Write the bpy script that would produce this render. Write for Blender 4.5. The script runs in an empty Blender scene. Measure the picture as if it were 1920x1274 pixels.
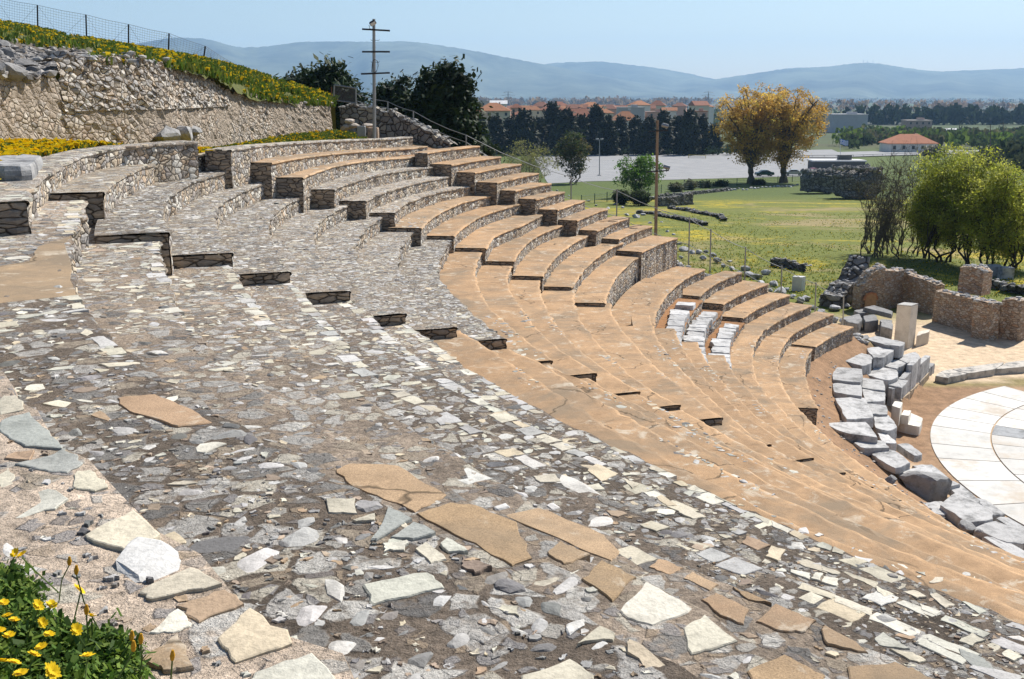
import bpy, math, random
import numpy as np
from math import radians as R_, sin, cos, pi

# ------------------------------------------------------------------ scene, camera, light
S = bpy.context.scene
COL = S.collection
rng = np.random.default_rng(7)
random.seed(7)

F_PX, HORIZ, CAM_Z = 1900.0, 176.0, 11.02          # focal length and horizon in photo pixels, eye height
PITCH = math.atan((637 - HORIZ) / F_PX)
cam = bpy.data.cameras.new('camera')
cam.sensor_width = 36.0
cam.lens = 36.0 * F_PX / 1920.0
cam.clip_start = 0.1
cam.clip_end = 60000
camo = bpy.data.objects.new('camera', cam)
COL.objects.link(camo)
camo.location = (0, 0, CAM_Z)
camo.rotation_euler = (pi / 2 - PITCH, 0, 0)
S.camera = camo

SUN_AZ, SUN_EL = R_(48), R_(46)                      # azimuth measured from +X (right) towards +Y (away)
w = bpy.data.worlds.new('World')
S.world = w
w.use_nodes = True
nt = w.node_tree
bg = nt.nodes['Background']
sky = nt.nodes.new('ShaderNodeTexSky')
sky.sky_type = 'NISHITA'
sky.sun_disc = False
sky.sun_elevation = SUN_EL
sky.sun_rotation = pi / 2 - SUN_AZ
sky.altitude = 100
sky.air_density = 1.0
sky.dust_density = .6
sky.ozone_density = 1.6
nt.links.new(sky.outputs[0], bg.inputs[0])
bg.inputs[1].default_value = 0.078
sl = bpy.data.lights.new('sun', 'SUN')
sl.energy = 5.0
sl.angle = R_(0.5)
sl.color = (1.0, 0.95, 0.87)
so = bpy.data.objects.new('sun', sl)
COL.objects.link(so)
sd = np.array([cos(SUN_AZ) * cos(SUN_EL), sin(SUN_AZ) * cos(SUN_EL), sin(SUN_EL)])
from mathutils import Vector, Matrix
so.rotation_euler = Vector(sd).to_track_quat('Z', 'Y').to_euler()
S.view_settings.view_transform = 'Standard'
S.view_settings.look = 'None'
S.view_settings.gamma = 1
S.view_settings.exposure = 0.55
try:
    S.cycles.volume_bounces = 1
    S.cycles.max_bounces = 6
    S.cycles.transparent_max_bounces = 12
except Exception:
    pass

# ------------------------------------------------------------------ photo pixel -> place
def rays(p):
    p = np.atleast_2d(np.asarray(p, float))
    x = (p[:, 0] - 960) / F_PX
    y = -(p[:, 1] - 637) / F_PX
    c, s = cos(PITCH), sin(PITCH)
    return np.stack([x, c + y * s, -s + y * c], 1)
def un(p, z):                                        # where the ray meets the level z
    d = rays(p)
    t = (np.asarray(z, float) - CAM_Z) / d[:, 2]
    return d[:, :2] * t[:, None]
def at_y(px, py, Y):                                 # point of that ray at depth Y
    d = rays([(px, py)])[0]
    t = Y / d[1]
    return np.array([d[0] * t, Y, CAM_Z + d[2] * t])

CEN = np.array([36.98 * sin(.839), 36.98 * cos(.839)])   # centre of the cavea
RINGC = np.array([24.4, 27.64])                          # centre of the orchestra ring
Z0, RH = 10.127, 0.362                                   # height of the topmost tier, height of a tier

# ------------------------------------------------------------------ helpers: meshes
class MB:
    def __init__(s):
        s.v, s.f, s.c, s.m = [], [], [], []
        s.n = 0
        s.arr = []
    def add(s, verts, faces, col=(1, 1, 1), mi=0):
        b = s.n
        s.v.extend(verts)
        k = len(verts)
        s.n += k
        for f in faces:
            s.f.append([b + i for i in f])
            s.m.append(mi)
        if np.ndim(col) == 2:
            s.c.extend([tuple(x) for x in col])
        else:
            s.c.extend([tuple(col)] * k)
        return b
    def box(s, c, size, rz=0.0, col=(1, 1, 1), mi=0, taper=1.0, jit=0.0, bev=0.0, M=None):
        hx, hy, hz = size[0] / 2, size[1] / 2, size[2] / 2
        if bev <= 0:
            P = [(-hx, -hy, -hz), (hx, -hy, -hz), (hx, hy, -hz), (-hx, hy, -hz),
                 (-hx * taper, -hy * taper, hz), (hx * taper, -hy * taper, hz), (hx * taper, hy * taper, hz), (-hx * taper, hy * taper, hz)]
            Fc = [(3, 2, 1, 0), (4, 5, 6, 7), (0, 1, 5, 4), (1, 2, 6, 5), (2, 3, 7, 6), (3, 0, 4, 7)]
        else:
            b = min(bev, hx * .4, hy * .4, hz * .4)
            rings = []
            for z, i in ((-hz, b), (-hz + b, 0), (hz - b, 0), (hz, b)):
                x, y = hx - i, hy - i
                x0, y0 = hx - i - b, hy - i - b
                rings.append([(-x0, -y, z), (x0, -y, z), (x, -y0, z), (x, y0, z), (x0, y, z), (-x0, y, z), (-x, y0, z), (-x, -y0, z)])
            P = sum(rings, [])
            Fc = [tuple(range(7, -1, -1)), tuple(range(24, 32))]
            for r in range(3):
                for i in range(8):
                    j = (i + 1) % 8
                    Fc.append((r * 8 + i, r * 8 + j, r * 8 + 8 + j, r * 8 + 8 + i))
        P = np.array(P, float)
        if jit:
            P += rng.normal(0, jit, P.shape)
        if M is not None:
            P = P @ np.array(M).T
        cz, sz = cos(rz), sin(rz)
        Q = P.copy()
        Q[:, 0] = P[:, 0] * cz - P[:, 1] * sz
        Q[:, 1] = P[:, 0] * sz + P[:, 1] * cz
        Q += np.asarray(c, float)
        return s.add(Q.tolist(), Fc, col, mi)
    def tube(s, pts, rad, n=6, col=(1, 1, 1), mi=0, cap=True):
        pts = [np.asarray(p, float) for p in pts]
        if np.isscalar(rad):
            rad = [rad] * len(pts)
        V = []
        up = np.array([0, 0, 1.0])
        for i, p in enumerate(pts):
            d = pts[min(i + 1, len(pts) - 1)] - pts[max(i - 1, 0)]
            d = d / (np.linalg.norm(d) + 1e-9)
            a = np.cross(d, up if abs(d[2]) < .95 else np.array([1.0, 0, 0]))
            a /= np.linalg.norm(a) + 1e-9
            b = np.cross(d, a)
            for k in range(n):
                t = 2 * pi * k / n
                V.append((p + rad[i] * (cos(t) * a + sin(t) * b)).tolist())
        Fc = []
        for i in range(len(pts) - 1):
            for k in range(n):
                k2 = (k + 1) % n
                Fc.append((i * n + k, i * n + k2, i * n + n + k2, i * n + n + k))
        if cap:
            Fc.append(tuple(range(n - 1, -1, -1)))
            e = (len(pts) - 1) * n
            Fc.append(tuple(range(e, e + n)))
        return s.add(V, Fc, col, mi)
    def prism(s, poly, z0, z1, col=(1, 1, 1), mi=0, top=None):
        n = len(poly)
        poly = [tuple(p) for p in poly]
        a = sum(poly[i][0] * poly[(i + 1) % n][1] - poly[(i + 1) % n][0] * poly[i][1] for i in range(n))
        if a < 0:
            poly = poly[::-1]
        tp = top or poly
        V = [(x, y, z0) for x, y in poly] + [(x, y, z1) for x, y in tp]
        Fc = [tuple(range(n - 1, -1, -1)), tuple(range(n, 2 * n))]
        for i in range(n):
            j = (i + 1) % n
            Fc.append((i, j, n + j, n + i))
        return s.add(V, Fc, col, mi)
    def grid(s, P, col=(1, 1, 1), mi=0):               # P (a,b,3)
        a, b, _ = P.shape
        idx = np.arange(a * b).reshape(a, b)
        Fc = np.stack([idx[:-1, :-1], idx[1:, :-1], idx[1:, 1:], idx[:-1, 1:]], -1).reshape(-1, 4)
        c = col if np.ndim(col) < 2 else np.asarray(col).reshape(-1, 3)
        return s.add(P.reshape(-1, 3).tolist(), Fc.tolist(), c, mi)
    def cards(s, P, A, B, col, mi=0):                  # many quads at once: centre P, half axes A and B, colours
        s.arr.append((np.asarray(P), np.asarray(A), np.asarray(B), np.asarray(col), mi))
    def build(s, name, mats, parent=None, smooth=False, loc=None):
        me = bpy.data.meshes.new(name)
        V = np.array(s.v, float).reshape(-1, 3)
        C = np.array(s.c, float).reshape(-1, 3)
        lens = [len(f) for f in s.f]
        loops = np.array([i for f in s.f for i in f], int)
        mi = np.array(s.m, int)
        lens = np.array(lens, int)
        for P, A, B, c, m in s.arr:
            n = len(P)
            q = np.stack([P - A - B, P + A - B, P + A + B, P - A + B], 1).reshape(-1, 3)
            b = len(V)
            V = np.concatenate([V, q])
            C = np.concatenate([C, np.repeat(c, 4, 0)])
            loops = np.concatenate([loops, np.arange(b, b + 4 * n)])
            lens = np.concatenate([lens, np.full(n, 4)])
            mi = np.concatenate([mi, np.full(n, m)])
        if loc is not None:
            V = V - np.asarray(loc, float)
        me.vertices.add(len(V))
        me.vertices.foreach_set('co', V.astype(np.float32).ravel())
        me.loops.add(len(loops))
        me.loops.foreach_set('vertex_index', loops.astype(np.int32))
        me.polygons.add(len(lens))
        st = np.concatenate([[0], np.cumsum(lens)[:-1]]) if len(lens) else np.zeros(0)
        me.polygons.foreach_set('loop_start', st.astype(np.int32))
        me.polygons.foreach_set('loop_total', lens.astype(np.int32))
        me.polygons.foreach_set('material_index', mi.astype(np.int32))
        me.polygons.foreach_set('use_smooth', np.full(len(lens), bool(smooth)))
        ca = me.color_attributes.new('Col', 'FLOAT_COLOR', 'POINT')
        ca.data.foreach_set('color', np.concatenate([C, np.ones((len(C), 1))], 1).astype(np.float32).ravel())
        me.update(calc_edges=True)
        me.validate()
        for m in (mats if isinstance(mats, (list, tuple)) else [mats]):
            me.materials.append(m)
        o = bpy.data.objects.new(name, me)
        COL.objects.link(o)
        if loc is not None:
            o.location = [float(t) for t in loc]
        if parent is not None:
            o.parent = parent
            o.matrix_parent_inverse = parent.matrix_basis.inverted()
        return o

def tag(o, label=None, cat=None, group=None, kind=None):
    if label: o['label'] = label
    if cat: o['category'] = cat
    if group: o['group'] = group
    if kind: o['kind'] = kind
    return o
def thing(name, loc, label, cat, group=None, rz=0):
    o = bpy.data.objects.new(name, None)
    COL.objects.link(o)
    o.empty_display_size = .2
    o.location = [float(t) for t in loc]
    o.rotation_euler = (0, 0, rz)
    return tag(o, label, cat, group)
def copy_tree(o, parent=None, label=None):
    c = o.copy()
    COL.objects.link(c)
    if parent is not None:
        c.parent = parent
    if label:
        c['label'] = label
    for ch in list(o.children):
        copy_tree(ch, c)
    return c

# ------------------------------------------------------------------ helpers: procedural materials
def lin(r, g, b):
    f = lambda c: (c / 255 / 12.92) if c / 255 <= .04045 else ((c / 255 + .055) / 1.055) ** 2.4
    return (f(r), f(g), f(b))
class NT:
    def __init__(s, name):
        s.m = bpy.data.materials.new(name)
        s.m.use_nodes = True
        s.t = s.m.node_tree
        s.b = s.t.nodes['Principled BSDF']
        s.b.inputs['Specular IOR Level'].default_value = .25
    def n(s, typ, **kw):
        o = s.t.nodes.new('ShaderNode' + typ)
        for k, v in kw.items():
            if hasattr(o, k) and k not in ('inputs',):
                setattr(o, k, v)
        return o
    def l(s, a, b):
        s.t.links.new(a, b)
    def coord(s, scale=(1, 1, 1), kind='Object', shift=True):
        tc = s.n('TexCoord')
        mp = s.n('Mapping')
        mp.inputs['Scale'].default_value = scale
        oi = s.n('ObjectInfo')
        ml = s.n('Math'); ml.operation = 'MULTIPLY'; ml.inputs[1].default_value = 57.0 if kind == 'Object' and shift else 0.0
        s.l(oi.outputs['Random'], ml.inputs[0])
        va = s.n('VectorMath'); va.operation = 'ADD'
        s.l(tc.outputs[kind], va.inputs[0]); s.l(ml.outputs[0], va.inputs[1])
        s.l(va.outputs[0], mp.inputs[0])
        return mp.outputs[0]
    def noise(s, vec, scale, detail=4, rough=.55, dist=0.0):
        o = s.n('TexNoise')
        o.inputs['Scale'].default_value = scale
        o.inputs['Detail'].default_value = detail
        o.inputs['Roughness'].default_value = rough
        o.inputs['Distortion'].default_value = dist
        s.l(vec, o.inputs['Vector'])
        return o.outputs[0]
    def vor(s, vec, scale, feature='F1', out='Distance', rnd=1.0):
        o = s.n('TexVoronoi')
        o.feature = feature
        o.inputs['Scale'].default_value = scale
        o.inputs['Randomness'].default_value = rnd
        s.l(vec, o.inputs['Vector'])
        return o.outputs[out]
    def ramp(s, fac, stops, interp='LINEAR'):
        o = s.n('ValToRGB')
        cr = o.color_ramp
        cr.interpolation = interp
        while len(cr.elements) < len(stops):
            cr.elements.new(.5)
        for e, (p, c) in zip(cr.elements, stops):
            e.position = p
            e.color = (*c, 1) if np.ndim(c) else (c, c, c, 1)
        s.l(fac, o.inputs[0])
        return o.outputs[0]
    def mix(s, fac, a, b, mode='MIX'):
        o = s.n('Mix')
        o.data_type = 'RGBA'
        o.blend_type = mode
        for sock, v in ((o.inputs['Factor'], fac), (o.inputs[6], a), (o.inputs[7], b)):
            if hasattr(v, 'links'):
                s.l(v, sock)
            elif np.ndim(v):
                sock.default_value = (*v, 1)
            else:
                sock.default_value = v if sock.type == 'VALUE' else (v, v, v, 1)
        return o.outputs[2]
    def math(s, op, a, b=0.0):
        o = s.n('Math')
        o.operation = op
        for sock, v in ((o.inputs[0], a), (o.inputs[1], b)):
            if hasattr(v, 'links'):
                s.l(v, sock)
            else:
                sock.default_value = v
        return o.outputs[0]
    def vadd(s, vec, noise_out, k):
        o = s.n('VectorMath')
        o.operation = 'MULTIPLY_ADD'
        o.inputs[1].default_value = (k, k, k)
        s.l(noise_out, o.inputs[0])
        s.l(vec, o.inputs[2])
        return o.outputs[0]
    def attr(s, name='Col'):
        o = s.n('Attribute')
        o.attribute_name = name
        return o.outputs['Color']
    def bump(s, h, strength=.5, dist=.02, prev=None):
        o = s.n('Bump')
        o.inputs['Strength'].default_value = strength
        o.inputs['Distance'].default_value = dist
        s.l(h, o.inputs['Height'])
        if prev is not None:
            s.l(prev, o.inputs['Normal'])
        return o.outputs[0]
    def done(s, col, rough=.85, normal=None):
        if hasattr(col, 'links'):
            s.l(col, s.b.inputs['Base Color'])
        else:
            s.b.inputs['Base Color'].default_value = (*col, 1)
        s.b.inputs['Roughness'].default_value = rough
        if normal is not None:
            s.l(normal, s.b.inputs['Normal'])
        return s.m

def mat_plain(name, col, rough=.6, metal=0.0, var=.15, scale=6.0):
    t = NT(name)
    v = t.coord()
    n = t.noise(v, scale, 5)
    c = t.mix(t.ramp(n, [(.3, 1 - var), (.7, 1 + var * .6)]), col, col)
    k = t.mix(1.0, col, t.ramp(n, [(.25, 1 - var), (.75, 1.0)]), 'MULTIPLY')
    t.b.inputs['Metallic'].default_value = metal
    return t.done(k, rough)
def mat_attr(name, rough=.9, var=.35, scale=9.0, bstr=.5, bdist=.015, fine=90.0, stain=None, translucent=0.0):
    t = NT(name)
    v = t.coord()
    a = t.attr()
    n1 = t.noise(v, scale, 6, .65)
    n2 = t.noise(v, fine, 3, .6)
    c = t.mix(1.0, a, t.ramp(n1, [(.25, 1 - var), (.5, 1.0), (.8, 1 + .25 * var)]), 'MULTIPLY')
    c = t.mix(1.0, c, t.ramp(n2, [(.3, 1 - var * .5), (.6, 1.0)]), 'MULTIPLY')
    if stain:
        c = t.mix(t.ramp(t.noise(v, scale * .37, 5, .7), [(.52, 0.0), (.68, 1.0)]), c, stain)
    nb = t.bump(n1, bstr, bdist)
    nb = t.bump(n2, bstr * .6, bdist * .2, nb)
    return t.done(c, rough, nb)
def mat_leaf(name, var=.3, trans=.35):
    t = NT(name)
    a = t.attr()
    v = t.coord()
    c = t.mix(1.0, a, t.ramp(t.noise(v, 1.3, 3), [(.3, 1 - var), (.7, 1.0)]), 'MULTIPLY')
    t.l(c, t.b.inputs['Base Color'])
    t.b.inputs['Roughness'].default_value = .7
    tr = t.n('BsdfTranslucent')
    t.l(c, tr.inputs[0])
    mx = t.n('MixShader')
    mx.inputs[0].default_value = trans
    t.l(t.b.outputs[0], mx.inputs[1])
    t.l(tr.outputs[0], mx.inputs[2])
    t.l(mx.outputs[0], t.t.nodes['Material Output'].inputs[0])
    return t.m
def mat_rubble(name, scale=5.2, pal=None, mortar=(.14, .11, .085), flat=1.5, joint=.075, depth=.05, plaster=None, pl=(.44, .56)):
    t = NT(name)
    v = t.coord((1, 1, flat))
    nn = t.n('TexNoise')
    nn.inputs['Scale'].default_value = 4.0
    nn.inputs['Detail'].default_value = 3
    t.l(v, nn.inputs['Vector'])
    v2 = t.vadd(v, nn.outputs['Color'], .14)
    pal = pal or [(.36, .31, .25), (.30, .29, .28), (.45, .36, .26), (.20, .18, .16), (.52, .48, .42), (.40, .29, .20), (.30, .27, .24)]
    cell = t.vor(v2, scale, 'F1', 'Color')
    sep = t.n('SeparateColor')
    t.l(cell, sep.inputs[0])
    k = len(pal)
    c = t.ramp(sep.outputs[0], [(i / k, p) for i, p in enumerate(pal)], 'CONSTANT')
    n1 = t.noise(v, 16, 6, .7)
    c = t.mix(1.0, c, t.ramp(n1, [(.3, .6), (.7, 1.15)]), 'MULTIPLY')
    ed = t.vor(v2, scale, 'DISTANCE_TO_EDGE', 'Distance')
    em = t.ramp(ed, [(joint * .35, 0.0), (joint, 1.0)])
    mcol = t.mix(1.0, mortar, t.ramp(n1, [(.3, .6), (.7, 1.3)]), 'MULTIPLY')
    c = t.mix(em, mcol, c)
    hgt = t.ramp(ed, [(0, 0.0), (joint * 1.5, .75), (.35, 1.0)])
    if plaster:
        pm = t.ramp(t.noise(v, .9, 5, .65, .4), [(pl[0], 0.0), (pl[1], 1.0)])
        n3 = t.noise(v, 22, 5, .7)
        pc = t.mix(1.0, plaster, t.ramp(n3, [(.3, .55), (.65, 1.15)]), 'MULTIPLY')
        c = t.mix(pm, c, pc)
        hgt = t.mix(pm, hgt, t.mix(.5, hgt, n3))
    nb = t.bump(hgt, 1.0, depth)
    nb = t.bump(n1, .6, .02, nb)
    return t.done(c, .92, nb)

# ------------------------------------------------------------------ the tiers: front edges read off the photograph, each at its own level
TR = {
 'A': {
  0: [(0,711),(33,734),(58,771),(100,814),(164,867),(216,912),(253,953),(305,993),(357,1045),(428,1098),(472,1131),(576,1205)],
  1: [(155,405),(137,525),(148,558),(161,585),(191,626),(218,641),(261,673),(299,706),(733,947),(845,1005),(949,1068),(1016,1109),(1075,1146),(1182,1202),(1268,1250)],
  2: [(302,440),(316,525),(328,560),(339,590),(373,626),(402,656),(427,681),(467,708),(748,874),(837,919),(975,982),(1053,1012),(1120,1042),(1208,1086)],
  3: [(436,500),(1011,951),(1138,1005),(1298,1068),(1372,1098),(1500,1145)],
  4: [(548,530),(565,543),(580,565),(610,600),(635,633),(656,653),(680,690),(706,708)],
  5: [(656,567),(688,580),(706,603),(721,623),(751,646),(769,661),(794,683),(842,706),(872,729),(907,754),(932,764)],
  6: [(760,605),(807,636),(842,666),(882,694),(932,721),(960,741),(1060,796),(1089,807),(1212,863),(1283,900),(1335,930),(1420,967),(1524,1008),(1602,1038),(1692,1086),(1792,1120),(1920,1172)],
  7: [(862,622),(902,642),(925,661),(952,678),(960,683),(998,706),(1023,724),(1058,748),(1088,767),(1113,780),(1145,803),(1175,824),(1209,840),(1237,854),(1267,869),(1306,890),(1342,907),(1391,929),(1430,955),(1487,979),(1524,999),(1589,1027),(1667,1045),(1717,1065),(1750,1077),(1817,1104)],
  8: [(951,655),(1010,676),(1030,689),(1050,702),(1080,724),(1100,737),(1132,757),(1157,769),(1176,779),(1209,800),(1245,822),(1276,840),(1314,860),(1361,880),(1402,900),(1430,920),(1464,932),(1495,947),(1547,974),(1564,982),(1611,999),(1648,1017),(1700,1035),(1750,1059),(1792,1072),(1834,1091),(1920,1110)],
  9: [(1036,690),(1122,723),(1148,742),(1167,756),(1196,771),(1229,788),(1257,805),(1292,824),(1316,837),(1351,855),(1384,874),(1420,892),(1487,925),(1530,948),(1569,965),(1604,980),(1648,1000),(1700,1020)],
  10: [(1122,722),(1200,760),(1227,775),(1250,787),(1284,803),(1301,810),(1334,825),(1359,837),(1420,867)],
 },
 'B': {
  0: [(372,265),(251,273),(176,285),(112,313),(60,350)],
  1: [(198,360),(201,350),(241,325),(301,303),(377,290),(432,281)],
  2: [(318,436),(305,386),(327,360),(364,340),(415,325),(480,308)],
  3: [(436,474),(407,396),(412,381),(480,348),(518,338),(552,334)],
  4: [(548,509),(506,413),(525,391),(555,373),(609,357)],
  5: [(656,545),(589,443),(593,421),(631,393),(673,377)],
  6: [(760,588),(665,471),(671,448),(706,413),(731,401)],
  7: [(862,613),(744,491),(749,469),(769,441),(791,426)],
  8: [(949,635),(895,597),(864,565),(822,521),(828,481),(844,453)],
  9: [(1036,676),(1021,661),(1000,648),(977,631),(958,614),(938,594),(915,574),(903,551),(895,528),(892,500),(904,474)],
  10: [(951,525),(954,540),(962,554),(974,574),(986,587),(998,605),(1008,618),(1031,640),(1046,651),(1069,669),(1100,688),(1119,700)],
  11: [(1011,529),(1015,555),(1026,580),(1035,598),(1052,619),(1069,640),(1088,655),(1113,678),(1132,690),(1156,707),(1175,722),(1200,734)],
  12: [(1076,560),(1107,627),(1119,641),(1157,680),(1166,690),(1196,715),(1220,730),(1241,744),(1255,752),(1275,759)],
  13: [(1146,585),(1186,640),(1213,670),(1239,697),(1269,720),(1288,735),(1309,752),(1337,773),(1354,783)],
  14: [(1238,641),(1254,666),(1275,690),(1288,704),(1313,729),(1332,747),(1351,764),(1384,795),(1418,820)],
  15: [(1292,669),(1304,688),(1313,699),(1329,717),(1348,736),(1363,749),(1382,766),(1393,780)],
  16: [(1339,698),(1349,707),(1363,724),(1381,743),(1396,758),(1416,780)],
  17: [(1390,719),(1403,732),(1413,743),(1433,763),(1453,784),(1477,804),(1494,820),(1527,845),(1547,859),(1569,875)],
  18: [(1433,735),(1443,745),(1458,758),(1470,773),(1490,792),(1512,814),(1530,829),(1550,844),(1575,864),(1601,884),(1626,902),(1647,912)],
  19: [(1495,763),(1520,790),(1542,809),(1567,835),(1589,852),(1617,872),(1642,892),(1668,906),(1709,932),(1725,943),(1799,992),(1817,1004),(1842,1015),(1884,1034),(1920,1054)],
 },
 'C': {
  1: [(432,281),(480,274),(739,260)],
  2: [(510,305),(555,296.5),(769,278)],
  3: [(569,333),(621,313),(693,300),(804,293)],
  4: [(626,355.6),(673,337),(731,323),(847,310)],
  5: [(685,377),(719,361),(781,343),(872,327)],
  6: [(739,399.5),(756,383),(814,362),(911,345.5)],
  7: [(791,428),(814,406),(869,379),(950,362)],
  8: [(852,443),(867,428),(907,403),(990,379)],
  9: [(913,466),(927,443.5),(985,420.5),(1030,398)],
  10: [(962.5,491),(975,471),(1010,440.6),(1070.5,418)],
  11: [(1019,518.5),(1033,493),(1060.5,466),(1111,438)],
  12: [(1073,538.6),(1091,513.5),(1116,486),(1150,463)],
  13: [(1136,569),(1146,536),(1168.5,506),(1196,483)],
 },
 'D': {
  3: [(803,287),(816,284),(900,274)],
  4: [(848,309),(941,294)],
  5: [(891,324),(978,308)],
  6: [(932,343),(1011,325)],
  7: [(965,358),(1034,344)],
  8: [(1006,374),(1060,360)],
  9: [(1047,394),(1098,376)],
  10: [(1083,414),(1142,391)],
  11: [(1121,433),(1182,408)],
  12: [(1161,449),(1224,424)],
  13: [(1204,473),(1271,446)],
 },
 'E': {
  15: [(1271,531),(1323,505)],
  16: [(1312,556),(1343,531),(1397,510)],
  17: [(1356,571),(1443,532)],
  18: [(1393,597),(1481,553)],
  19: [(1437,618),(1523,573)],
  20: [(1478,634),(1564,589)],
  21: [(1529,651),(1600,613)],
 },
 'F': {
  14: [(1229,630),(1228,600),(1240,570),(1268,536)],
  15: [(1279,662),(1282,610),(1290,590),(1308,565)],
  16: [(1328,682),(1322,660),(1329,605),(1348,586)],
  17: [(1376,705),(1370,673),(1372,635),(1388,608)],
  18: [(1430,733),(1412,660),(1430,623)],
  19: [(1481,748),(1467,723),(1460,680),(1471,645)],
  20: [(1534,766),(1513,716),(1515,665)],
 },
}
def off(wg, i):
    if wg == 'A': return -.10 if i <= 2 else -.16 if i <= 8 else max(-.16 + .015 * (i - 8), -.04)
    if wg == 'D': return .29 - {3: .23, 4: .26, 5: .18, 6: .15, 7: .08}.get(i, .02)
    return {'B': 0, 'C': .10, 'E': -.12, 'F': -.27}[wg]
DROOP = {('B', 0): .13, ('C', 1): .37, ('C', 2): .32, ('C', 3): .23, ('C', 4): .21, ('C', 5): .13, ('C', 6): .12, ('C', 7): .06}   # the old tiers have sunk at one end
ZP = {}
def zrow(wg, i): return Z0 - RH * i + off(wg, i)
def pol(P):
    d = np.asarray(P, float) - CEN
    return np.hypot(d[..., 0], d[..., 1]), np.degrees(np.arctan2(d[..., 1], d[..., 0])) % 360
def car(r, ps):
    return np.stack([CEN[0] + r * np.cos(np.radians(ps)), CEN[1] + r * np.sin(np.radians(ps))], -1)
G = np.arange(120, 262, .4)                         # bearings round the centre
def gsm(a, k):
    if len(a) < 4: return a
    x = np.arange(-3 * k, 3 * k + 1)
    g = np.exp(-.5 * (x / k) ** 2)
    g /= g.sum()
    p = np.pad(a, 3 * k, mode='reflect', reflect_type='odd')
    return np.convolve(p, g, 'valid')
LIP, RANGE = {}, {}
for wg in TR:
    for i, px in TR[wg].items():
        t = np.array([(p[0] - px[0][0]) / ((px[-1][0] - px[0][0]) or 1) for p in px])
        zz = zrow(wg, i) - DROOP.get((wg, i), 0) * t ** 2
        r, ps = pol(un(px, zz))
        o = np.argsort(ps)
        ZP[wg, i] = (ps[o], zz[o])
        r, ps = r[o], ps[o]
        a = np.full(len(G), np.nan)
        msk = (G >= ps[0] - .2) & (G <= ps[-1] + .2)
        v = np.interp(G[msk], ps, r)
        a[msk] = gsm(v, 2) if msk.sum() > 14 else v
        LIP[wg, i] = a
        RANGE[wg, i] = (ps[0], ps[-1])
def zp(wg, i, ps):
    if (wg, i) in DROOP: return np.interp(ps, *ZP[wg, i])
    return zrow(wg, i) + 0 * np.asarray(ps, float)
PS_END = 246.0
def lip(wg, i):
    """radius of a front edge at every bearing of G, carried on beyond the part that was read"""
    a = LIP.get((wg, i))
    if a is None: return None
    a = a.copy()
    k = np.where(~np.isnan(a))[0]
    a[:k[0]] = np.mean(a[k[0]:k[0] + 4])
    a[k[-1] + 1:] = np.mean(a[k[-4:]])
    return a
# tiers of the near wedge: fill what could not be read from its neighbours
AL = {i: lip('A', i) for i in range(11)}
for i in (4, 5):
    ok = ~np.isnan(LIP['A', i])
    t = (i - 3) / 3.0
    fill = AL[3] * (1 - t) + AL[6] * t
    e = np.where(ok)[0][-1]
    d = AL[i][e] - fill[e]
    AL[i][e:] = fill[e:] + d * np.exp(-(G[e:] - G[e]) / 2)
for i in range(11, 20):
    AL[i] = lip('B', i)
def lips(wg, i):
    if wg == 'A': return AL.get(i)
    return lip(wg, i)

# where each tier starts and stops, as bearings
ENDS = {}
for i in range(0, 20):
    n = RANGE.get(('B', i), (0, 199))[1]
    ENDS['A', i] = (198.2 if i > 3 else 197.0, PS_END)
    if i <= 13:
        ENDS['B', i] = (RANGE['B', i][0] - (3.0 if i <= 8 else 0), n)
        if i > 8: ENDS['B', i] = (174.0, n)
    else:
        ENDS['B', i] = (173.5, 199.0)
ENDS['A', 0] = (206.0, PS_END)
ENDS['B', 0] = (187.6, 204.5)
for i in range(1, 14): ENDS['C', i] = (RANGE['C', i][0] - 2.5, RANGE['C', i][1])
for i in range(3, 14): ENDS['D', i] = RANGE['D', i]
for i in range(15, 22): ENDS['E', i] = RANGE['E', i]
for i in range(14, 21): ENDS['F', i] = (RANGE['F', i][0] - (2.5 if i < 21 else 0), RANGE['F', i][1])
ENDS['E', 16] = (142.0, RANGE['E', 16][1])

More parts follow.
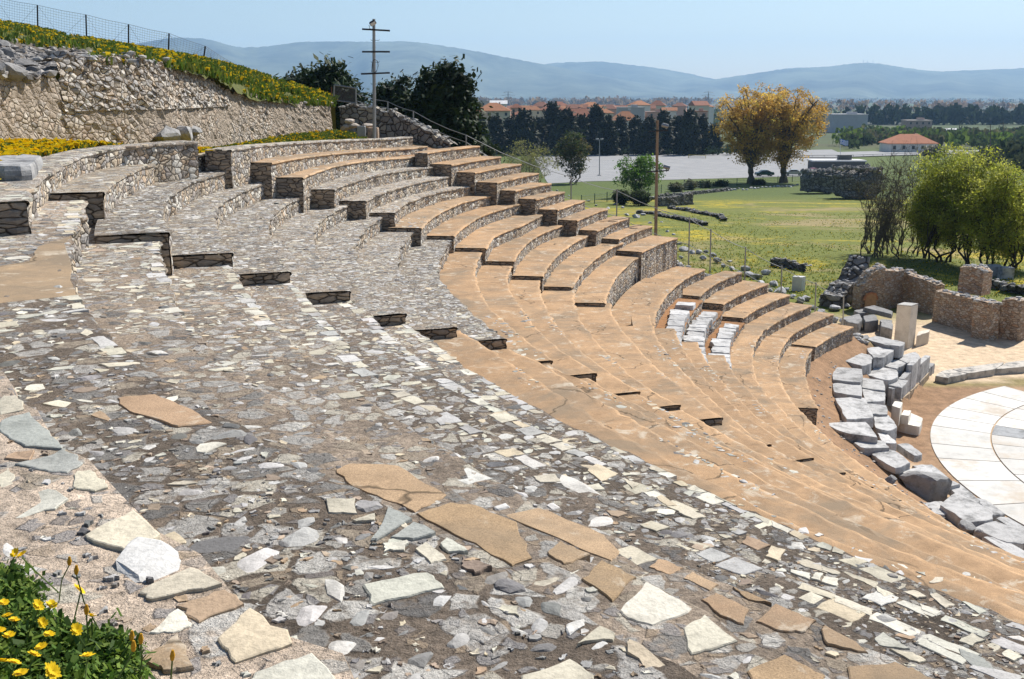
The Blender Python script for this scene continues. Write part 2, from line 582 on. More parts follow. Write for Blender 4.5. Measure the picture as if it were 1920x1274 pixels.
# --- materials of the tiers
def m_mortar(name, sel):
    t = NT(name)
    v = t.coord()
    a = t.attr()
    n1 = t.noise(v, 2.2, 6, .7, .3)
    n2 = t.noise(v, 28, 5, .75)
    n3 = t.noise(v, 160, 3, .7)
    c = t.mix(1.0, a, t.ramp(n1, [(.28, .55), (.5, 1.0), (.75, 1.6)]), 'MULTIPLY')
    c = t.mix(1.0, c, t.ramp(n2, [(.3, .42), (.5, 1.0), (.72, 1.5)]), 'MULTIPLY')
    c = t.mix(t.ramp(n3, [(.62, 0.0), (.72, .6)]), c, (.5, .47, .42))
    vv = t.vadd(v, t.noise(v, 6, 3), .1)
    cell = t.vor(vv, 17, 'F1', 'Color')
    sp = t.n('SeparateColor'); t.l(cell, sp.inputs[0])
    peb = t.math('MULTIPLY', t.ramp(t.vor(vv, 17, 'DISTANCE_TO_EDGE'), [(.05, 0.0), (.12, 1.0)]), t.ramp(sp.outputs[0], [(.60, 0.0), (.64, 1.0)]))
    pc = t.ramp(sp.outputs[1], [(0, (.30, .29, .29)), (.3, (.46, .44, .40)), (.55, (.22, .20, .19)), (.8, (.36, .28, .20))], 'CONSTANT')
    c = t.mix(t.math('MULTIPLY', peb, .75), c, pc)
    wv = t.n('TexNoise'); wv.inputs['Scale'].default_value = 5.0; wv.inputs['Detail'].default_value = 4; t.l(v, wv.inputs['Vector'])
    v3 = t.vadd(v, wv.outputs['Color'], .16)
    cell3 = t.vor(v3, 6.5, 'F1', 'Color')
    s3 = t.n('SeparateColor'); t.l(cell3, s3.inputs[0])
    big = t.math('MULTIPLY', t.ramp(t.vor(v3, 6.5, 'DISTANCE_TO_EDGE'), [(.07, 0.0), (.12, 1.0)]), t.ramp(s3.outputs[0], [(sel, 0.0), (sel + .03, 1.0)]))
    bc = t.ramp(s3.outputs[1], [(0, (.40, .385, .36)), (.16, (.52, .48, .40)), (.33, (.24, .23, .215)), (.46, (.56, .54, .50)), (.60, (.36, .30, .23)), (.72, (.47, .45, .42)), (.87, (.17, .163, .155))], 'CONSTANT')
    bc = t.mix(1.0, bc, t.ramp(n2, [(.3, .6), (.5, 1.0), (.7, 1.25)]), 'MULTIPLY')
    c = t.mix(t.math('MULTIPLY', big, t.ramp(t.noise(v, 11, 5, .7), [(.36, .25), (.5, .95)])), c, bc)
    nb = t.bump(n2, 1.0, .035)
    nb = t.bump(big, .7, .012, nb)
    nb = t.bump(n3, .7, .006, nb)
    nb = t.bump(peb, .8, .012, nb)
    return t.done(c, .95, nb)
def m_concrete():
    t = NT('tan_concrete')
    v = t.coord()
    a = t.attr()
    n1 = t.noise(v, 1.1, 6, .65, .4)
    n2 = t.noise(v, 9, 5, .65)
    n3 = t.noise(v, 130, 4, .8)
    c = t.mix(1.0, a, t.ramp(n1, [(.25, .70), (.48, 1.0), (.75, 1.16)]), 'MULTIPLY')
    c = t.mix(1.0, c, t.ramp(n2, [(.3, .84), (.6, 1.06)]), 'MULTIPLY')
    c = t.mix(1.0, c, t.ramp(n3, [(.3, .55), (.5, 1.0), (.7, 1.4)]), 'MULTIPLY')
    n4 = t.noise(v, .55, 5, .7, .6)
    c = t.mix(t.ramp(n4, [(.47, 0.0), (.64, .8)]), c, (.21, .165, .115))
    c = t.mix(t.ramp(t.noise(v, 2.6, 6, .75, .5), [(.56, 0.0), (.66, .75)]), c, (.52, .45, .355))
    vv = t.n('TexNoise'); vv.inputs['Scale'].default_value = 1.3; vv.inputs['Detail'].default_value = 5; t.l(v, vv.inputs['Vector'])
    v2 = t.vadd(v, vv.outputs['Color'], .9)
    ck = t.vor(v2, .42, 'DISTANCE_TO_EDGE')
    crack = t.math('MULTIPLY', t.ramp(ck, [(.0, .9), (.003, .7), (.007, 0.0)]), t.ramp(t.noise(v, .8, 3), [(.42, 0.0), (.5, 1.0)]))
    c = t.mix(crack, c, (.07, .05, .03))
    nb = t.bump(n3, .55, .004)
    nb = t.bump(n2, .35, .015, nb)
    return t.done(c, .93, nb)
M_MORT, M_CONC = m_mortar('rubble_mortar', .30), m_concrete()
M_MORT0 = m_mortar('pale_mortar', .80)
M_STONE = mat_attr('paving_stone', .85, .42, 7.0, .7, .02, 70.0)
M_RISER = mat_rubble('rubble_masonry', 7.2, [(.48, .42, .34), (.40, .38, .36), (.56, .47, .36), (.27, .24, .21), (.64, .61, .55), (.47, .36, .26), (.36, .32, .29)], (.17, .135, .10), 1.35, .055, .045, (.40, .335, .26), (.56, .66))
M_RISER_D = mat_rubble('end_masonry', 4.6, [(.34, .28, .22), (.42, .34, .26), (.28, .24, .20), (.46, .36, .26)], (.15, .115, .085), 2.6, .05, .05)
M_EARTH = mat_attr('red_earth', .97, .5, 5.0, .8, .03, 60.0)

CREAM = [(.60, .56, .45), (.54, .49, .385), (.64, .61, .52), (.49, .45, .36), (.56, .475, .345), (.50, .49, .42)]
GREY = [(.31, .305, .295), (.20, .195, .19), (.42, .41, .395), (.14, .137, .135), (.27, .25, .23), (.50, .49, .475)]
WHITE = [(.54, .525, .505), (.46, .45, .435), (.60, .58, .54)]
BROWN = [(.33, .25, .18), (.40, .29, .19), (.28, .22, .17), (.42, .33, .25)]
SAGE = [(.36, .365, .335), (.39, .39, .36), (.32, .33, .305)]
TAN = [(.39, .27, .165), (.36, .25, .15), (.41, .29, .18)]
def pick(pal):
    c = np.array(pal[rng.integers(len(pal))])
    return np.clip(c * rng.uniform(.88, 1.1) + rng.normal(0, .003, 3), .01, .85)

_ROCKS = {}
def rock_variant(n):
    if n not in _ROCKS:
        import bmesh
        bm = bmesh.new(); bmesh.ops.create_icosphere(bm, subdivisions=n, radius=1); bm.verts.ensure_lookup_table()
        V0 = np.array([v.co[:] for v in bm.verts]); F0 = [[v.index for v in f.verts] for f in bm.faces]; bm.free()
        L = []
        for k in range(48):
            V = V0.copy()
            for q in range(9):
                d = rng.normal(0, 1, 3); d[2] = abs(d[2]) * .8; d /= np.linalg.norm(d)
                e = V @ d - rng.uniform(.38, .78)
                V = V - np.maximum(e, 0)[:, None] * d
            V = V * (1 + rng.normal(0, .03, (len(V), 1)))
            L.append(V / np.abs(V).max(0))
        _ROCKS[n] = (L, F0)
    L, F0 = _ROCKS[n]
    return L[rng.integers(len(L))], F0
def bedded_rock(mb, c, a, b, rot, z, hh, col, mi=1):
    """broken stone half sunk in the mortar"""
    V, F0 = rock_variant(1 if a < .045 else 2 if a < .16 else 3)
    x, y = V[:, 0] * a, V[:, 1] * b
    W = np.stack([c[0] + x * cos(rot) - y * sin(rot), c[1] + x * sin(rot) + y * cos(rot), z + V[:, 2] * hh], 1)
    mb.add(W.tolist(), F0, col, mi)
def poly_stone(mb, poly, z, h=.012, col=(.6, .6, .5), rough=False, sub=2, jit=.03, mi=1):
    P = np.asarray(poly, float)
    if rough:
        c_ = P.mean(0); D_ = P - c_
        ev, U = np.linalg.eigh(D_.T @ D_)
        q_ = D_ @ U
        A_, B_ = np.abs(q_[:, 1]).max() * 1.02, np.abs(q_[:, 0]).max() * 1.02
        return bedded_rock(mb, c_, A_, max(B_, A_ * .3), math.atan2(U[1, 1], U[0, 1]), z, min(A_, B_) * (rng.uniform(.22, .42) if A_ < .1 else rng.uniform(.08, .14)), col, mi)
    n0 = len(P)
    a = sum(P[i][0] * P[(i + 1) % n0][1] - P[(i + 1) % n0][0] * P[i][1] for i in range(n0))
    if a < 0: P = P[::-1]
    Q = []
    for i in range(n0):
        A, B = P[i], P[(i + 1) % n0]
        L = np.linalg.norm(B - A)
        for k in range(sub + 1):
            q = A + (B - A) * (k / (sub + 1))
            Q.append(q + rng.normal(0, jit * L * .5 + .002, 2) if k else q + rng.normal(0, .004, 2))
    Q = np.array(Q)
    n = len(Q)
    cen = Q.mean(0)
    tilt = rng.normal(0, .035, 2) if abs(a) < .03 else rng.normal(0, .002, 2)
    V, Fc = [], []
    size = np.sqrt(abs(a) / 2) + 1e-4
    if not rough:
        levels = [(1.0, -.03), (1.0, h * .55), (1 - min(.05, .008 / size), h)]
        for s_, dz in levels:
            for q in Q:
                p = cen + (q - cen) * s_
                V.append((p[0], p[1], z + dz + (p - cen) @ tilt * (dz > 0)))
        V.append((cen[0], cen[1], z + h + rng.normal(0, .002)))
        L = 3
    else:
        hh = size * rng.uniform(.045, .11)
        levels = [(1.0, -.04, 0), (.97, hh * .35, .10), (.78, hh * .85, .22), (.42, hh * 1.05, .22)]
        off2 = rng.normal(0, .10, 2) * size
        for s_, dz, jz in levels:
            for q in Q:
                p = cen + off2 * (1 - s_) + (q - cen) * (s_ + rng.normal(0, .04) * (dz > 0))
                V.append((p[0], p[1], z + dz + rng.normal(0, jz * hh * .6 + 1e-6) + (p - cen) @ tilt * 3 * (dz > 0)))
        V.append((cen[0] + off2[0], cen[1] + off2[1], z + hh * rng.uniform(.85, 1.25)))
        L = 4
    for l in range(L - 1):
        for i in range(n):
            j = (i + 1) % n
            Fc.append((l * n + i, l * n + j, l * n + n + j, l * n + n + i))
    for i in range(n):
        Fc.append(((L - 1) * n + i, (L - 1) * n + (i + 1) % n, L * n))
    mb.add(V, Fc, col, mi)

def rand_poly(cx, cy, a, b, rot, n, irr=.22):
    ang = np.sort(np.linspace(0, 2 * pi, n, endpoint=False) + rng.uniform(-.35, .35, n) * 2 * pi / n)
    k = rng.uniform(1 - irr, 1 + irr * .5, n)
    x, y = np.cos(ang) * a * k, np.sin(ang) * b * k
    return np.stack([cx + x * cos(rot) - y * sin(rot), cy + x * sin(rot) + y * cos(rot)], 1)

# --- flat patches, slabs and boulders read off the photograph: (tier, kind, outline)
TS = []
def ts(row, kind, *pts): TS.append((row, kind, pts))
ts(1,'T',(-20,505),(55,492),(70,465),(145,444),(139,520),(143,555),(-20,572))
ts(1,'T',(218,749),(290,742),(330,760),(360,770),(398,796),(330,803),(300,790),(240,775))
ts(0,'S',(0,790),(60,773),(100,800),(125,830),(118,842),(50,838),(0,812))
ts(0,'S',(28,871),(93,856),(134,839),(160,856),(160,871),(123,889),(82,884))
ts(0,'P',(138,886),(184,880),(196,900),(214,912),(179,923),(134,915))
ts(0,'P',(26,953),(67,925),(97,917),(132,938),(100,956),(24,977))
ts(0,'P',(156,1005),(253,957),(300,1005),(238,1031),(175,1016))
ts(0,'W',(208,1057),(260,1023),(322,1003),(352,1038),(345,1053),(253,1079),(223,1073))
ts(0,'P',(260,1109),(360,1060),(418,1098),(283,1127))
ts(0,'B',(339,1139),(428,1104),(464,1130),(365,1168))
ts(0,'P',(405,1202),(476,1140),(567,1202),(447,1245))
ts(0,'P',(283,1191),(331,1146),(361,1172),(327,1187))
ts(0,'T',(264,1243),(331,1194),(365,1258),(309,1265))
ts(0,'P',(480,1265),(600,1219),(686,1272),(690,1300),(450,1300))
ts(0,'W',(0,1016),(28,1023),(4,1053))
ts(0,'W',(0,1068),(56,1053),(89,1072),(37,1090))
ts(0,'W',(48,1127),(108,1120),(104,1157),(78,1161))
ts(0,'P',(0,745),(40,742),(55,768),(0,778))
ts(0,'P',(0,895),(18,880),(30,905),(0,920))
ts(1,'K',(361,1049),(368,1020),(406,995),(476,999),(476,1016),(391,1057))
ts(1,'W',(435,1053),(517,1020),(528,1038),(487,1068),(447,1073))
ts(1,'G',(521,1003),(580,993),(593,1005),(547,1027))
ts(1,'G',(547,979),(595,966),(610,982),(554,993))
ts(1,'W',(536,1172),(569,1139),(618,1131),(621,1150),(558,1174))
ts(1,'P',(685,1101),(804,1075),(830,1105),(696,1142))
ts(1,'S',(698,1016),(735,950),(784,973),(705,1016))
ts(1,'S',(733,1012),(786,976),(822,1003),(774,1016))
ts(1,'P',(778,1034),(800,1020),(841,1053),(807,1060))
ts(1,'P',(718,1023),(765,1020),(755,1036),(722,1036))
ts(1,'P',(822,1023),(846,1012),(878,1036),(841,1038))
ts(1,'P',(610,941),(666,940),(666,966),(618,964))
ts(1,'G',(666,941),(703,928),(731,947),(722,960),(677,960))
ts(1,'P',(662,979),(703,967),(703,979),(673,982))
ts(1,'B',(867,1046),(926,1066),(893,1081),(867,1064))
ts(1,'G',(889,1090),(935,1068),(945,1083),(915,1105))
ts(1,'W',(607,1109),(636,1083),(655,1120),(621,1124))
ts(1,'K',(651,1157),(681,1135),(701,1157),(673,1172))
ts(1,'W',(685,1064),(752,1059),(740,1073),(692,1075))
ts(1,'W',(606,1213),(659,1196),(670,1213),(636,1235))
ts(1,'W',(682,1200),(730,1185),(742,1198),(700,1212))
ts(1,'G',(822,1202),(882,1187),(893,1198),(863,1222))
ts(1,'K',(915,1250),(964,1235),(967,1250),(919,1265))
ts(1,'W',(815,1176),(841,1159),(856,1172),(830,1183))
ts(1,'G',(993,1172),(1012,1161),(1031,1176),(1008,1191))
ts(1,'G',(997,1139),(1035,1125),(1074,1152),(1038,1165))
ts(1,'G',(889,1124),(938,1135),(926,1150),(889,1142))
ts(1,'W',(1053,1183),(1081,1160),(1112,1170),(1064,1187))
ts(1,'K',(990,1213),(1049,1206),(1053,1224),(990,1228))
ts(1,'P',(1080,1213),(1135,1174),(1160,1189),(1149,1202),(1089,1209))
ts(1,'P',(1173,1217),(1184,1206),(1258,1245),(1219,1267))
ts(1,'P',(982,1273),(1068,1241),(1113,1269),(1100,1300),(960,1300))
ts(1,'G',(755,1230),(800,1222),(810,1245),(770,1262))
ts(1,'G',(850,1095),(885,1100),(880,1120),(848,1112))
ts(2,'T',(628,884),(658,871),(746,876),(838,931),(778,962),(736,944),(662,915))
ts(2,'T',(780,966),(841,946),(889,950),(970,983),(993,1049),(960,1063),(874,1017))
ts(2,'T',(1023,1038),(1060,1015),(1108,1042),(1060,1062))
ts(2,'T',(1093,1090),(1130,1052),(1193,1083),(1149,1129))
ts(2,'P',(1158,1148),(1216,1092),(1306,1139),(1290,1153),(1223,1176),(1182,1166))
ts(2,'P',(1279,1183),(1331,1150),(1383,1205),(1331,1220),(1298,1231))
ts(2,'W',(1034,1105),(1089,1080),(1074,1109))
ts(2,'W',(1246,1098),(1260,1090),(1270,1096),(1257,1105))
ts(2,'G',(1223,1189),(1238,1179),(1260,1189),(1238,1200))
ts(2,'W',(1376,1245),(1413,1226),(1420,1232),(1394,1250))
ts(2,'T',(1316,1127),(1342,1115),(1405,1144),(1394,1174),(1350,1157))
ts(2,'T',(1417,1168),(1454,1135),(1528,1165),(1510,1188),(1465,1187))
ts(2,'T',(1400,1262),(1500,1215),(1560,1262),(1540,1300),(1420,1300))
ts(3,'T',(947,969),(1010,954),(1134,1007),(1164,1038),(1145,1055),(1048,1012))
ts(3,'T',(1216,1066),(1238,1051),(1283,1068),(1257,1081))
ts(3,'T',(1279,1088),(1298,1075),(1346,1098),(1331,1111))
ts(3,'T',(1372,1103),(1446,1133),(1400,1128))
ts(3,'T',(1539,1183),(1550,1174),(1632,1207),(1625,1226),(1550,1211))
ts(3,'P',(1638,1202),(1654,1188),(1708,1220),(1650,1213))
ts(3,'P',(1669,1222),(1710,1226),(1738,1240),(1718,1246))
ts(3,'T',(1587,1254),(1680,1245),(1770,1248),(1815,1276),(1700,1300),(1600,1300))
for q in (((1410,967),(1422,963),(1449,974),(1440,985)),((1448,989),(1454,976),(1486,993),(1477,1001)),((1479,1002),(1495,994),(1522,1007),(1500,1014)),
          ((1528,1025),(1546,1016),(1566,1024),(1557,1034)),((1559,1036),(1566,1027),(1587,1035),(1581,1042)),((1436,1045),(1444,1025),(1472,1032),(1460,1054)),
          ((1482,1069),(1520,1078),(1517,1089),(1481,1074)),((1521,1086),(1529,1075),(1544,1076),(1536,1092)),((1539,1094),(1545,1082),(1571,1086),(1571,1103)),
          ((1540,1064),(1579,1074),(1569,1081),(1542,1072)),((1577,1079),(1584,1074),(1646,1094),(1641,1104),(1614,1091)),((1494,1105),(1514,1090),(1584,1112),(1561,1127)),
          ((1643,1111),(1654,1096),(1681,1112),(1660,1122)),((1563,1131),(1580,1109),(1643,1142),(1632,1157)),((1690,1109),(1703,1099),(1738,1123),(1718,1124)),
          ((1742,1116),(1755,1112),(1790,1136),(1770,1142)),((1729,1146),(1736,1127),(1770,1146),(1755,1157)),((1803,1131),(1814,1126),(1855,1146),(1837,1153)),
          ((1100,884),(1118,871),(1159,890),(1128,904)),((1100,912),(1123,907),(1135,920),(1110,922)),((1165,897),(1180,902),(1199,910),(1185,918)),
          ((1215,880),(1227,872),(1252,886),(1234,887)),((1261,905),(1277,902),(1294,913),(1277,914)),((1286,919),(1301,911),(1327,924),(1314,925)),
          ((1229,934),(1240,930),(1270,950),(1249,951)),((1271,962),(1289,954),(1326,971),(1300,975)),((1342,934),(1347,930),(1386,949),(1376,949)),
          ((1796,1204),(1822,1189),(1846,1202),(1822,1213)),((1875,1228),(1892,1219),(1915,1235),(1900,1243)),((1000,895),(1040,890),(1052,905),(1012,908))):
    ts(5,'P',*q)
ts(5,'S',(1803,1235),(1805,1213),(1822,1209),(1859,1231),(1870,1261),(1833,1257))
ts(5,'B',(1390,1020),(1400,1007),(1444,1024),(1420,1034))
ts(5,'W',(1000,880),(1060,893),(1125,925),(1132,940),(1090,932),(1010,900))
ts(5,'W',(1100,985),(1110,968),(1150,970),(1148,985),(1120,992))
ts(5,'W',(1770,1170),(1790,1152),(1815,1150),(1800,1175))
ts(5,'G',(1635,1165),(1650,1152),(1680,1160),(1672,1176))
ts(5,'G',(1218,1035),(1240,1015),(1258,1030),(1246,1040))
ts(5,'G',(1250,1010),(1275,990),(1296,1003),(1275,1012))
ts(5,'W',(1475,1018),(1500,1014),(1514,1027),(1496,1034))
TSROW = {}
def tier_of(xy, wg='A'):
    r, ps = pol(xy)
    j = int(np.argmin(abs(G - ps)))
    for i in range(0, 20):
        if r > AL[i][j] and (i > 0 or ps > 206): return i
    return 19
for row, kind, pts in TS:
    c = np.mean(pts, 0)
    for i in range(0, 8):
        if tier_of(un(c, zrow('A', i))[0]) == i: row = i; break
    P = un(pts, zrow('A', row))
    r, ps = pol(P)
    r = np.maximum(r, np.interp(ps, G, AL[row]) + .012)
    if row: r = np.where((ps > 206.5) | (row > 1), np.minimum(r, np.interp(ps, G, AL[row - 1]) - .02), r)
    TSROW.setdefault(row, []).append((kind, car(r, ps)))

def inside(P, poly):
    x, y = P
    c = False
    n = len(poly)
    for i in range(n):
        x1, y1 = poly[i]; x2, y2 = poly[(i + 1) % n]
        if (y1 > y) != (y2 > y) and x < (x2 - x1) * (y - y1) / (y2 - y1) + x1: c = not c
    return c

def scatter(mb, wg, i, ps0, ps1, zt, dens, smin, smax, pals, avoid, outer, inner, rough_p=.3, seen=None):
    """random stones bedded in one tread"""
    k = (G >= ps0) & (G <= ps1)
    if k.sum() < 2: return
    ro, ri = outer[k], inner[k]
    area = float(np.mean((ro - ri)) * np.mean((ro + ri) / 2) * math.radians(ps1 - ps0))
    n = int(area * dens)
    cell, grid = .22, {}
    for t in range(n * 2):
        ps = rng.uniform(ps0, ps1)
        j = min(int((ps - G[0]) / .4), len(G) - 1)
        u = rng.uniform(.03, .97)
        s = smin * (smax / smin) ** (rng.random() ** 1.6)
        r = inner[j] + u * (outer[j] - inner[j])
        if r - s * .6 < inner[j] : r = inner[j] + s * .6
        p = car(r, ps)
        if seen is not None and not seen(p, ps): continue
        key = (int(p[0] / cell), int(p[1] / cell))
        bad = False
        for dx in (-1, 0, 1):
            for dy in (-1, 0, 1):
                for q, qs in grid.get((key[0] + dx, key[1] + dy), ()):
                    if (q[0] - p[0]) ** 2 + (q[1] - p[1]) ** 2 < (.66 * (s + qs)) ** 2: bad = True; break
        if bad: continue
        if any((np.hypot(*(poly.mean(0) - p)) < 1.0) and (inside(p, poly) or min(np.hypot(*(poly - p).T)) < s * .8) for _, poly in avoid): continue
        grid.setdefault(key, []).append((p, s))
        rough = rng.random() < rough_p
        pal = pals[0] if not rough else pals[1]
        ar = rng.uniform(.32, .95)
        rot = math.radians(ps) + rng.choice([0, pi / 2]) + rng.normal(0, .35)
        poly = rand_poly(p[0], p[1], s, s * ar, rot, rng.integers(4, 7) if not rough else rng.integers(5, 9), .2 if not rough else .28)
        poly_stone(mb, poly, zt(ps), rng.uniform(.001, .007), pick(pal), rough and s > .022, 1 if s < .12 else 2, .04)
        n -= 1
        if n <= 0: break

KIND = {}
for i in range(20):
    KIND['A', i] = 'light' if i == 0 else 'light2' if i in (2, 3) else 'dark' if i <= 6 else 'tan'
    KIND['B', i] = 'cap' if i == 0 else 'flag' if i == 1 else 'grey' if i <= 8 else 'tan'
    KIND['C', i] = 'cap' if i == 1 else 'tan2' if i <= 3 else 'mixed' if i <= 6 else 'tan2' if i == 7 else 'tan'
for i in range(22):
    KIND['D', i] = KIND['E', i] = 'tan'
    KIND['F', i] = 'earth' if i in (15, 16, 17) else 'tan'
BASE = {'light': (.62, .50, .39), 'light2': (.30, .24, .185), 'dark': (.150, .119, .092), 'tan': (.41, .265, .150), 'tan2': (.43, .295, .18),
        'cap': (.36, .31, .26), 'flag': (.40, .33, .25), 'grey': (.255, .213, .17), 'mixed': (.35, .285, .22), 'earth': (.30, .155, .07)}

def build_tier(parent, wg, i, outer, inner, ps0, ps1, depth=.85):
    kd = KIND[wg, i]
    step = .4 if wg != 'A' else .3
    n = max(3, int((ps1 - ps0) / step))
    PSV = np.linspace(ps0, ps1, n)
    zc = zrow(wg, i)
    z = zp(wg, i, PSV) - (.16 if kd == 'earth' else 0)
    zf = lambda p_: float(zp(wg, i, p_))
    ro, ri = np.interp(PSV, G, outer), np.interp(PSV, G, inner)
    jl = .022 if kd in ('grey', 'dark', 'mixed', 'flag', 'cap', 'light', 'light2') else .014
    ri = ri + rng.normal(0, jl, n)
    us = np.array([0, .05, .12, .5, .75, 1.0])
    ro = np.maximum(ro, ri + .12)
    P = np.zeros((n, len(us) + 2, 3))
    for a, u in enumerate(us):
        rr = ri + (ro - ri) * u
        P[:, a + 2, :2] = car(rr, PSV)
        P[:, a + 2, 2] = z + .002 + rng.normal(0, .003, n)
    P[:, 2, 2] -= .003 + abs(rng.normal(0, .004, n)) * (jl > .01)
    P[:, 1, :2] = car(ri - .012, PSV); P[:, 1, 2] = z - .028 - abs(rng.normal(0, .008, n))
    P[:, 0, :2] = car(ri + .02, PSV); P[:, 0, 2] = z - .07
    mb = MB()
    base = np.array(BASE[kd])
    cols = np.tile(base, (n * (len(us) + 2), 1)).reshape(n, len(us) + 2, 3) * rng.normal(1, .05, (n, len(us) + 2, 1))
    if kd.startswith('tan'):
        cols *= rng.uniform(.86, 1.1)
        cols[:, 1:3] *= 1.32
        cols[:, 4:] *= .93                       # worn, paler nosing
    if not kd.startswith('tan'): cols *= rng.uniform(.84, 1.16)
    if wg == 'A' and kd == 'dark':
        cols *= (1 + (1.5 if i == 1 else .9) * np.clip((211 - PSV) / 9, 0, 1))[:, None, None]
    mb.grid(P, cols, 0)
    mats = [M_CONC if kd.startswith('tan') else (M_EARTH if kd == 'earth' else M_MORT0 if kd == 'light' else M_MORT), M_STONE]
    # stones
    avoid = TSROW.get(i, []) if wg == 'A' else []
    inn = inner
    if wg == 'A':
        for kind, poly in avoid:
            pal = {'P': CREAM, 'S': SAGE, 'G': GREY, 'W': WHITE, 'K': GREY[:2] + GREY[3:4], 'B': BROWN, 'T': TAN}[kind]
            if kind == 'T': poly_stone(mb, poly, zc, .009, pick(pal), False, 4, .025, 2)
            else: poly_stone(mb, poly, zc, (.009 if i else .004) if kind in 'PSB' else .012, pick(pal), kind in 'WGK', 3, .022)
        mats.append(M_CONC)
        a0, a1 = ps0, 233.0
        if kd == 'dark':
            scatter(mb, wg, i, a0, 213, zf, 70 if i > 1 else 56, .028, .16, (CREAM, GREY + WHITE), avoid, outer, inner, .55 if i > 1 else .6)
            scatter(mb, wg, i, 216, a1, zf, 260, .007, .022, (CREAM + BROWN + GREY, GREY + BROWN), avoid, outer, inner, .5)
            scatter(mb, wg, i, 213, a1, zf, 170, .016, .11, (CREAM + BROWN, GREY + GREY + WHITE), avoid, outer, inner, .7)
        elif kd == 'light2':
            scatter(mb, wg, i, a0, 211, zf, 66, .028, .16, (CREAM + CREAM + BROWN, GREY + WHITE), avoid, outer, inner, .35)
            scatter(mb, wg, i, 211, a1, zf, 40, .018, .09, (CREAM + BROWN, GREY + WHITE), avoid, outer, inner, .5)
        elif kd == 'light':
            scatter(mb, wg, i, a0, 214.5, zf, 16, .03, .15, (CREAM, WHITE + GREY), avoid, np.minimum(outer, inner + 3.2), inner, .3)
            scatter(mb, wg, i, 216, a1, zf, 160, .006, .02, (CREAM + BROWN + GREY, GREY + BROWN), avoid, np.minimum(outer, inner + 1.6), inner, .5)
            scatter(mb, wg, i, 214.5, a1, zf, 12, .015, .07, (CREAM + BROWN, WHITE), avoid, np.minimum(outer, inner + 2.2), inner, .4)
        elif kd == 'tan':
            scatter(mb, wg, i, a0, 226, zf, .3, .03, .13, (WHITE + SAGE + CREAM, WHITE + GREY), avoid, inner + .2, inner, .25)
        if kd == 'tan':                            # strips where the concrete has come away from the stones
            for q_ in range(2):
                c_ = rng.uniform(a0 + 2, 218); w_ = rng.uniform(.8, 2.6)
                wd = rng.uniform(.10, .2)
                scatter(mb, wg, i, c_ - w_, c_ + w_, zf, 60, .025, .12, (WHITE + SAGE + CREAM, WHITE + GREY), avoid, inner + wd, inner, .35)
        if 0 < i < 7:                              # flagstones bedded along the front edge
            ps = ps0 + 1
            while ps < (222 if i > 2 else 214):
                L = rng.uniform(.07, .32)
                dps = math.degrees(L / inner[0] ) * 1.0
                if rng.random() < (.8 if i in (4, 5, 6) else .35 if ps > 207 else .75):
                    j = min(int((ps - G[0]) / .4), len(G) - 1)
                    w_ = rng.uniform(.09, .2)
                    ir_ = abs(rng.normal(0, .02)); sk = rng.normal(0, .15)
                    q = np.array([car(inner[j] + .008 + ir_, ps + dps * max(0, sk)), car(inner[j] + .01, ps + dps * .92), car(inner[j] + w_ * rng.uniform(.8, 1.1), ps + dps * .9), car(inner[j] + w_, ps + dps * .05)])
                    if not any(inside(q.mean(0), pl) for _, pl in avoid):
                        poly_stone(mb, q, zc, .006, pick(CREAM + WHITE + GREY[2:3]), False, 2, .05)
                ps += dps
    else:
        if kd == 'grey':
            scatter(mb, wg, i, ps0 + 1.5, ps1 - .2, zf, 85, .028, .13, (CREAM + WHITE + WHITE + GREY[:3], GREY + WHITE + WHITE), avoid, outer - .1, inner, .5)
        elif kd == 'mixed':
            scatter(mb, wg, i, ps0 + 2, ps1 - .2, zf, 50, .03, .12, (CREAM + WHITE, GREY + WHITE), avoid, outer - .1, inner, .4)
        elif kd in ('flag', 'cap'):
            scatter(mb, wg, i, ps0 + .5, ps1 - .2, zf, 14, .06, .22, (CREAM + BROWN[3:], GREY + WHITE), avoid, outer - .1, inner, .15)
        elif kd == 'tan2':
            scatter(mb, wg, i, ps0 + 2, ps1 - .2, zf, 3, .04, .14, (CREAM + WHITE, GREY + WHITE), avoid, outer - .1, inner, .3)
        elif kd == 'tan' and wg in 'B':
            scatter(mb, wg, i, ps0 + 2, ps1 - .2, zf, .4, .03, .14, (WHITE + SAGE + CREAM, WHITE + GREY), avoid, inner + .22, inner, .25)
        if kd == 'tan' and wg in 'BF':
            for q_ in range(1):
                c_ = rng.uniform(ps0 + 3, ps1 - 1.5); w_ = rng.uniform(.8, 2.2)
                scatter(mb, wg, i, c_ - w_, c_ + w_, zf, 60, .025, .12, (WHITE + SAGE + CREAM, WHITE + GREY), avoid, inner + rng.uniform(.1, .3), inner, .35)
        if wg == 'C' and i == 7 or wg == 'B' and i in (8, 9):
            scatter(mb, wg, i, ps1 - 4.5, ps1 - .1, zf, 24, .03, .12, (CREAM, GREY + WHITE), avoid, outer - .1, inner, .5)
    # masonry body below the tread
    rb = MB()
    zs = [z - .045, z - .13, z - .22, z - .31, z - depth]
    Q = np.zeros((n, len(zs), 3))
    for a, zz in enumerate(zs):
        Q[:, a, :2] = car(ri + .018 + rng.normal(0, .012, n), PSV)
        Q[:, a, 2] = zz
    rb.grid(Q, (1, 1, 1), 0)
    for e, ps in ((0, ps0), (n - 1, ps1)):
        rr = np.linspace(ri[e] + .02, ro[e], 6)
        E_ = np.zeros((6, 4, 3))
        for a, zz in enumerate((z[e] - .02, z[e] - .2, z[e] - .4, z[e] - depth)):
            E_[:, a, :2] = car(rr, np.full(6, ps) + rng.normal(0, .035, 6))
            E_[:, a, 2] = zz
        rb.grid(E_ if e else E_[::-1], (1, 1, 1), 1)
    row = rb.build('seat_row', [M_RISER, M_RISER_D], parent)
